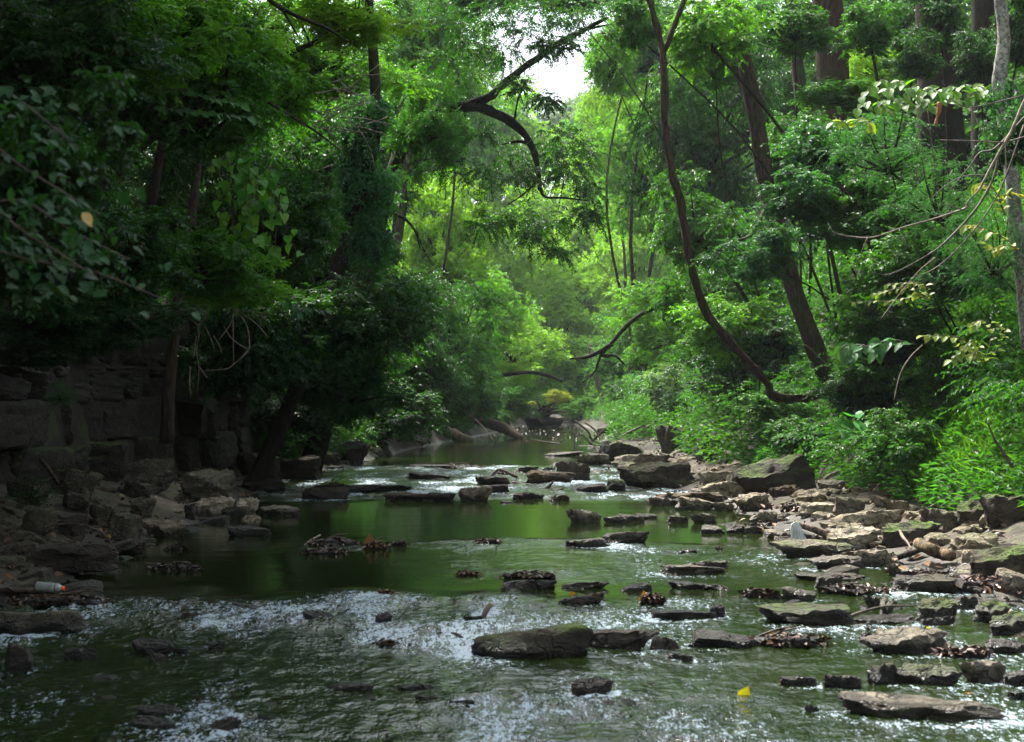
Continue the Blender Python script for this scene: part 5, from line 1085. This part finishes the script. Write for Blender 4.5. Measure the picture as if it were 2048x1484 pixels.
log("peeling root hanging over the dark hollow", [(1800, 1062, 17.3), (1806, 1075, 17.2), (1815, 1085, 17.1), (1822, 1098, 17.0)], [3, 3.5, 2.5, 1.5], M_PALEWOOD, name="root", cat="root", seg=8)
log("knot of dry roots on the shore above the vivid moss block", [(1818, 1024, 19.8), (1828, 1032, 19.8), (1820, 1040, 19.8), (1842, 1042, 19.8)], [2.5, 3, 2.5, 1.2], M_PALEWOOD, name="root", cat="root", seg=8)
log("long grey driftwood branch slanting over the low brown slab", [(1668, 1249, 12.3), (1712, 1228, 12.4), (1770, 1213, 12.6), (1830, 1212, 12.8)], [2.5, 3.5, 2.5, 1.5], M_WOOD, name="stick", cat="stick", seg=8)
log("forked driftwood stick on the low wet ledge", [(1382, 1292, 11.9), (1410, 1280, 12), (1435, 1265, 12.1), (1452, 1252, 12.2)], [1.5, 3, 3.2, 1.5], M_WOOD, name="stick", cat="stick", seg=8)
log("brown driftwood log lying across the far riffle", [(1024, 966, 32.8), (1050, 972, 32.8), (1085, 972, 32.8), (1110, 966, 32.8)], [5, 5.5, 5, 4], M_WOOD, name="log", seg=10)
log("broken driftwood point rising from the far riffle", [(1075, 990, 30.5), (1092, 978, 30.5), (1108, 962, 30.5)], [5, 4.5, 1.5], M_WOOD, name="driftwood", cat="driftwood", seg=8)
log("dark wedge of driftwood beside the driftwood point", [(1090, 990, 30), (1110, 984, 30), (1127, 976, 30)], [6, 5, 1.5], M_WOOD, name="driftwood", cat="driftwood", seg=8)
log("bent driftwood root arching in the far riffle", [(975, 962, 34), (990, 944, 34), (1003, 940, 34), (1035, 955, 34)], [3, 3.5, 3, 3], M_WOOD, name="driftwood", cat="driftwood", seg=8)
log("pale stick leaning on the clump in the left of the pool", [(608, 1090, 18.8), (622, 1080, 18.9), (641, 1070, 19)], [1.8, 2, 2], M_PALEWOOD, name="stick", cat="stick", seg=6)
log("broken plank-like branch standing in the rapids", [(965, 1238, 12.4), (972, 1222, 12.4), (983, 1207, 12.4)], [5, 6.5, 6], M_PALEWOOD, name="driftwood", cat="driftwood", seg=8, rough=.3)
log("thin pale twig in the shaded left pool", [(290, 1126, 16.6), (305, 1127, 16.6), (322, 1129, 16.6)], [.9, 1, .7], M_PALEWOOD, name="stick", cat="stick", seg=5)
log("long bent branch bridging the left shore rocks", [(82, 1064, 16.9), (105, 1051, 16.9), (150, 1048, 16.9), (190, 1058, 16.9), (215, 1076, 16.9), (226, 1092, 16.7)], [1.8, 2, 2, 2, 1.8, 1.5], M_WOOD, name="stick", cat="stick", seg=8)
log("second bent stick below the long bent branch", [(100, 1080, 16.3), (125, 1083, 16.3), (150, 1090, 16.3), (168, 1096, 16.3)], [1, 1.2, 1.2, 1], M_PALEWOOD, name="stick", cat="stick", seg=6)
log("dead upright weed stalk on the left shore", [(168, 1075, 17.3), (172, 1045, 17.3), (180, 1000, 17.3), (190, 962, 17.3)], [2, 1.6, 1.3, .8], M_WOOD, name="dead_stalk", cat="dead stalk", seg=6)
log("short broken branch on the left shelf below the cliff", [(82, 920, 21.5), (95, 935, 21), (105, 950, 20.5), (118, 968, 20)], [4, 5, 4.5, 2.5], M_BARK, (0.13, .085, .06), name="stick", cat="stick", seg=8)
log("dark straight plank of driftwood under the bottle", [(-40, 1181, 13.7), (30, 1181, 13.65), (107, 1182, 13.6)], [6.5, 6.5, 6], M_WOOD, name="log", seg=8)
log("flat dark bark strip right of the bottle", [(150, 1188, 13.6), (175, 1178, 13.6), (208, 1184, 13.6)], [2.5, 3.5, 1.5], M_WOOD, name="bark_strip", cat="bark strip", seg=6)
log("thin leafless stem leaning in the right bank undergrowth", [(1788, 800, 21), (1800, 750, 21), (1820, 715, 21), (1845, 690, 21)], [1, 1.4, 1.4, 1], M_PALEWOOD, name="stick", cat="stick", seg=5)
log("dark broken branch in the bright right bank plants", [(1975, 845, 17), (1990, 880, 17), (2010, 910, 17), (2025, 935, 17)], [1.5, 2.5, 3.5, 4], M_WOOD, name="dead_branch", cat="dead branch", seg=6)
# rolled dead leaf hanging in the right bank
o = log("curled brown dead leaf hanging among the right bank shrubs", [(1880, 205, 19.5), (1878, 220, 19.5), (1874, 235, 19.5), (1872, 250, 19.5)], [5, 6, 2.5, 4], M_PALEWOOD, name="dead_leaf", cat="leaf", seg=7, rough=.4)
o.data.materials.clear(); o.data.materials.append(simple("dry_rust_leaf", (0.30, .12, .04), .7, None, (0.14, .05, .02), 30))

# bottle lying on the plank
M_PLASTIC = simple("milky_plastic", (0.52, 0.57, 0.57), 0.3, None, (0.22, .23, .20), 22, .6, transl=.3)
M_CAP = simple("orange_cap_plastic", (0.85, 0.13, 0.02), 0.4)
def lathe(prof, seg=24):
    V = []; 
    for (x, r) in prof:
        a = np.linspace(0, 2 * math.pi, seg, endpoint=False); V.append(np.stack([np.full(seg, x), r * np.cos(a), r * np.sin(a)], -1))
    n = len(prof); V = np.concatenate(V); i = np.arange(n - 1)[:, None] * seg; j = np.arange(seg)[None]; k = (j + 1) % seg
    return V, np.stack([i + j, i + seg + j, i + seg + k, i + k], -1).reshape(-1, 4)
bp = P(72, 1172, 13.6); e = obj("plastic_bottle", None, None, tuple(bp), "milky plastic bottle with orange cap lying on dark driftwood at the left", "bottle")
Vb, Fb = lathe([(0, .001), (.003, .028), (.012, .037), (.03, .0385), (.06, .0365), (.09, .0385), (.13, .0385), (.16, .038), (.163, .035), (.168, .035), (.171, .038), (.19, .035), (.207, .025), (.214, .014), (.222, .0135)])
obj("body", mesh("bottle_body", Vb, [Fb], [M_PLASTIC]), e)
Vb, Fb = lathe([(.214, .0165), (.215, .019), (.236, .0185), (.239, .013), (.2392, .001)], 20); obj("cap", mesh("bottle_cap", Vb, [Fb], [M_CAP]), e)
Vb, Fb = lathe([(.1625, .0362), (.1642, .0368), (.1668, .0368), (.1685, .0362)], 24); obj("ring", mesh("bottle_ring", Vb, [Fb], [M_MUCK]), e)
e.rotation_euler = (0, math.radians(4), math.radians(-8))
# white cloth draped over the log end
M_CLOTH = simple("white_cloth", (0.60, 0.65, 0.65), 0.85, 60, (0.36, .40, .40), 10, .2, transl=.2)
top = P(1588, 1046, 17.9); n1, n2 = 26, 18; Vc = []
for j in range(n2):
    t = j / (n2 - 1)
    for i in range(n1):
        s = i / (n1 - 1) - .5; wdt = .085 + .13 * t ** .8 + .012 * math.sin(t * 9)
        fold = math.sin(s * 26 + 2 * t) * .018 * (t * .9 + .15)
        Vc.append((s * wdt + .035 * t - .0, -.10 - fold - .04 * t - .03 * math.cos(s * 3), -.26 * t + .03 * math.cos(s * math.pi) * (1 - t) + .03 * t * math.sin(s * 17)))
Vc = np.array(Vc); i = (np.arange(n2 - 1)[:, None] * n1 + np.arange(n1 - 1)[None]).ravel()
o = obj("white_cloth", mesh("white_cloth", Vc, [np.stack([i, i + 1, i + n1 + 1, i + n1], -1)], [M_CLOTH]), None, tuple(top), "ragged white cloth or plastic hanging from the grey log's end", "cloth")
o.scale = (.85, .85, .85); md = o.modifiers.new("thickness", 'SOLIDIFY'); md.thickness = .004
# bright fallen leaves
def single_leaf(px, py, size, colr, label, kind="heart", d=(.3, -.4, .7), lift=.03, D=None):
    p = G(px, py) if D is None else P(px, py, D); rr = random.Random(int(px)); dv = Vector(d).normalized()
    n = Vector((.2, -.9, .3)); s = dv.cross(n).normalized(); n = s.cross(dv).normalized(); M = Matrix((s, dv, n)).transposed().to_4x4()
    o = obj("fallen_leaf", LM[kind], None, None, label, "leaf", color=colr); o.matrix_world = Matrix.Translation(p + Vector((0, 0, lift))) @ M @ Matrix.Scale(size, 4); return o
single_leaf(1484, 1398, .072, (0.45, 0.36, 0.02), "yellow leaf standing in the water near the bottom, right of middle", d=(.5, -.1, .8), lift=0)
single_leaf(1812, 1262, .075, (0.55, 0.20, 0.07), "orange leaf on top of the layered rock", "ovate", (.8, -.4, .15), 0, 12.0)
single_leaf(1850, 1258, .05, (0.60, 0.50, 0.03), "yellow leaf on top of the layered rock", "ovate", (.9, -.3, .1), 0, 12.0)
single_leaf(1700, 1143, .10, (0.60, 0.40, 0.10), "tan-yellow leaf on the thin flat slab by the pool", "heart", (-.6, -.4, .3), 0, 16.6)
single_leaf(1870, 1388, .06, (0.55, 0.42, 0.05), "yellow leaf behind the long pale brown slab", "ovate", (.9, -.4, .3), 0, 9.5)
single_leaf(1925, 1395, .07, (0.35, 0.12, 0.04), "rusty leaf on the long pale brown slab", "ovate", (.7, -.4, .3), 0, 9.35)
single_leaf(1918, 1093, .10, (0.55, 0.20, 0.07), "orange leaf on the smooth tan slab", "heart", (.8, -.4, .3), 0, 18.6)
single_leaf(740, 1092, .14, (0.16, 0.065, 0.03), "curled rusty leaf standing on its clump in the pool", "heart", (.0, -.1, 1), 0, 18.6)
single_leaf(1138, 1190, .06, (0.45, 0.20, 0.04), "orange-brown leaf on the smooth brown rock", "ovate", (.8, -.2, .3), 0, 13.9)
single_leaf(1286, 1200, .08, (0.32, 0.13, 0.025), "orange leaf in the clump left of the low wet slab", "heart", (.1, -.4, .9), 0, 13.6)

# ------------------------------------------------------------------ undergrowth and grass
def plants(rng, pts, hgt_, nl, llen, lw, lean=.35, shape=4):
    n = len(pts); hh = hgt_ * rng.uniform(.5, 1.25, n); a = rng.uniform(0, 6.28, n)
    dx = np.stack([np.cos(a), np.sin(a), np.zeros(n)], -1) * (lean * rng.uniform(0, 1, n))[:, None]
    t = np.linspace(.25, 1, nl)[None]
    Pp = pts[:, None] + (dx[:, None] * (t ** 2)[..., None]) * hh[:, None, None]; Pp[..., 2] += hh[:, None] * t
    la = rng.uniform(0, 6.28, (n, nl)); LD = np.stack([np.cos(la), np.sin(la), rng.uniform(-.35, .5, (n, nl))], -1)
    NN = rng.normal(size=(n, nl, 3)) * .35 + np.array([0, 0, 1.])
    L = llen * rng.uniform(.6, 1.3, (n, nl)); lv = np.clip(rng.uniform(0, .5, n)[:, None] + rng.uniform(0, .5, (n, nl)), 0, 1)
    return leaves_geo(Pp.reshape(-1, 3), LD.reshape(-1, 3), NN.reshape(-1, 3), L.ravel(), L.ravel() * lw, shape, lv.ravel())
def undergrowth(name, label, pts, h, nl, llen, lw, seed, colr, shape=4, lean=.35):
    V, Fs, lv = plants(np.random.default_rng(seed), pts, h, nl, llen, lw, lean, shape)
    return obj(name, mesh(name, V, [Fs], [M_LEAF], False, {"lv": lv}), kind='stuff', label=label, color=colr)
rng = np.random.default_rng(60)
undergrowth("undergrowth", "bright green herbs covering the right bank", ground_pts(rng, 4200, 1, 1.9, 7.5, 17, 34), .50, 13, .13, .30, 1, (0.040, 0.135, 0.028), 4)
undergrowth("undergrowth", "low leafy cover on the far right bank", np.concatenate([ground_pts(rng, 3600, 1, 1.6, 11, 32, 110), ground_pts(rng, 900, 1, .3, 3, 58, 108)]), .8, 12, .17, .5, 2, (0.040, 0.12, 0.022))
undergrowth("undergrowth", "dim leafy cover on the left bank beyond the cliff", np.concatenate([ground_pts(rng, 3000, -1, .7, 9, 36, 110), ground_pts(rng, 1200, -1, .25, 2.5, 42, 108)]), .7, 12, .16, .5, 3, (0.030, 0.09, 0.018))
undergrowth("undergrowth", "leafy cover on top of the stone cliff", ground_pts(rng, 2500, -1, 2.9, 9, 16, 36), .7, 12, .13, .5, 4, (0.022, 0.07, 0.015))
p = np.stack([rng.uniform(-14, 16, 3500), rng.uniform(112, 150, 3500), np.zeros(3500)], -1); p[:, 2] = hgt(p[:, 0], p[:, 1])
undergrowth("undergrowth", "light green thicket where the creek bends away", p, 1.3, 12, .28, .5, 5, (0.095, 0.225, 0.03))
# bright grass at the right edge
g0 = np.array([tuple(G(2000, 900))]) if False else None
p = ground_pts(rng, 3000, 1, 2.2, 6.0, 17, 29); n = len(p)
keep = (p[:, 0] / p[:, 1] > .235); p = p[keep]; n = len(p)
B0 = np.repeat(p, 5, 0) + np.c_[rng.normal(size=(n * 5, 2)) * .05, np.zeros(n * 5)]; B0[:, 2] += rng.uniform(0, .45, n * 5)
LD = rng.normal(size=(n * 5, 3)) * .55; LD[:, 2] = np.abs(LD[:, 2]) * .4 + .5
V, Fs, lv = leaves_geo(B0, LD, rng.normal(size=(n * 5, 3)) * .6 + np.array([0, -.3, .8]), rng.uniform(.14, .34, n * 5), rng.uniform(.012, .022, n * 5), 4, rng.uniform(.1, .85, n * 5))
obj("grass", mesh("grass", V, [Fs], [M_LEAF], False, {"lv": lv}), kind='stuff', label="bright yellow-green grass on the slope at the right edge", color=(0.09, 0.21, 0.025))
# far wood that reads as one mass, and the woods that close both sides of the valley
def mass(name, label, c, r, dens, nl, ll, colr, seed, lw=.55):
    rng = np.random.default_rng(seed); (V, Fs, lv), _ = foliage(rng, c, r, dens, nl, ll, lw, 4)
    return obj(name, mesh(name, V, [Fs], [M_LEAF], False, {"lv": lv}), kind='stuff', label=label, color=colr)
rng = np.random.default_rng(91); n = 150
c = np.stack([rng.uniform(-75, 85, n), rng.uniform(155, 215, n), rng.uniform(2, 17, n)], -1); c[:40] = np.stack([rng.uniform(-12, 24, 40), rng.uniform(132, 150, 40), rng.uniform(1, 15, 40)], -1)
mass("far_wood", "distant wood closing the valley", c, rng.uniform(4, 7, n), 46, 11, 1.0, (0.095, 0.225, 0.030), 1)
n = 150; y = 9 * (130 / 9) ** rng.uniform(0, 1, n)
c = np.stack([np.interp(y, LY, LX) - 6.5 - 6 * ss(60, 90, y) - rng.uniform(0, 9, n), y, 1 + rng.uniform(0, 15, n) * (.6 + .4 * y / 130)], -1)
c = np.concatenate([c, np.stack([rng.uniform(-24, -9, 50), rng.uniform(34, 62, 50), rng.uniform(7, 19, 50)], -1)]); n = len(c)
mass("side_wood", "deep shaded wood behind the left bank trees", c, rng.uniform(2.2, 3.6, n), 44, 10, .46, (0.020, 0.062, 0.014), 2)
y = 14 * (130 / 14) ** rng.uniform(0, 1, n)
c = np.stack([np.interp(y, RY, RX) + 10 + 4 * ss(60, 90, y) + rng.uniform(0, 10, n), y, 3.5 + rng.uniform(0, 15, n) * (.6 + .4 * y / 130)], -1)
c = np.concatenate([c, np.stack([rng.uniform(11, 26, 40), rng.uniform(45, 75, 40), rng.uniform(8, 20, 40)], -1)]); n = len(c)
mass("side_wood", "deep shaded wood behind the right bank trees", c, rng.uniform(2.2, 3.6, n), 44, 10, .46, (0.026, 0.080, 0.018), 3)
n = 90; a = rng.uniform(-1, 1, n) * 1.6 + math.pi * 1.5
c = np.stack([np.cos(a) * rng.uniform(11, 16, n), np.sin(a) * rng.uniform(11, 16, n) - 4, rng.uniform(1, 13, n)], -1)
mass("light_block_wood", "unseen leaf mass added behind the viewpoint to block light", c, rng.uniform(2.6, 3.8, n), 40, 10, .55, (0.025, 0.075, 0.018), 4)  # out of view, added to keep frontal skylight off the scene
n = 190; p = ground_pts(rng, n, 1, 2.3, 5.2, 17, 62); p[:, 2] += rng.uniform(.1, 1.1, n)
mass("thicket", "tangled green thicket climbing the right bank", p, rng.uniform(.35, .75, n) * (1 + p[:, 1] / 90), 34, 11, .105, (0.034, 0.115, 0.026), 5, .5)
n = 110; p = ground_pts(rng, n, -1, .1, 4.0, 34, 104); p[:, 2] += rng.uniform(.3, 2.4, n)
mass("thicket", "tangled dark thicket hanging over the left bank", p, rng.uniform(.6, 1.3, n), 44, 11, .14, (0.026, 0.085, 0.018), 6, .5)
n = 120; p = ground_pts(rng, n, -1, .25, 1.5, 38, 110); p[:, 2] += rng.uniform(.05, .5, n)
mass("thicket", "low dark growth fringing the waterline of the far left bank", p, rng.uniform(.3, .6, n), 30, 10, .12, (0.026, 0.085, 0.018), 8, .5)
n = 70; p = ground_pts(rng, n, 1, 1.2, 4.5, 55, 108); p[:, 2] += rng.uniform(.2, 1.8, n)
mass("thicket", "light green thicket on the far right bank", p, rng.uniform(.6, 1.3, n), 40, 11, .15, (0.045, 0.14, 0.03), 7, .5)
bm_ = np.array([(x, y, z) for x in (-175, 175) for y in (-85, 325) for z in (-3, 52)], float)
hz = mesh("haze", bm_, [np.array([(0, 1, 3, 2), (4, 6, 7, 5), (0, 4, 5, 1), (2, 3, 7, 6), (0, 2, 6, 4), (1, 5, 7, 3)])], [], False)
hm, ht, hout = mat("haze_air"); pv = nd(ht, "ShaderNodeVolumePrincipled"); pv.inputs['Density'].default_value = 0.00020
pv.inputs['Color'].default_value = (0.86, 0.93, 1.0, 1); pv.inputs['Anisotropy'].default_value = 0.2; lk(ht, pv.outputs[0], hout.inputs['Volume'])
hz.materials.append(hm); obj("haze", hz, kind='stuff', label="thin damp air that pales the far trees")
print("tris", sum(len(m.loops) - 2 * len(m.polygons) for m in bpy.data.meshes), "objects", len(SC.objects))
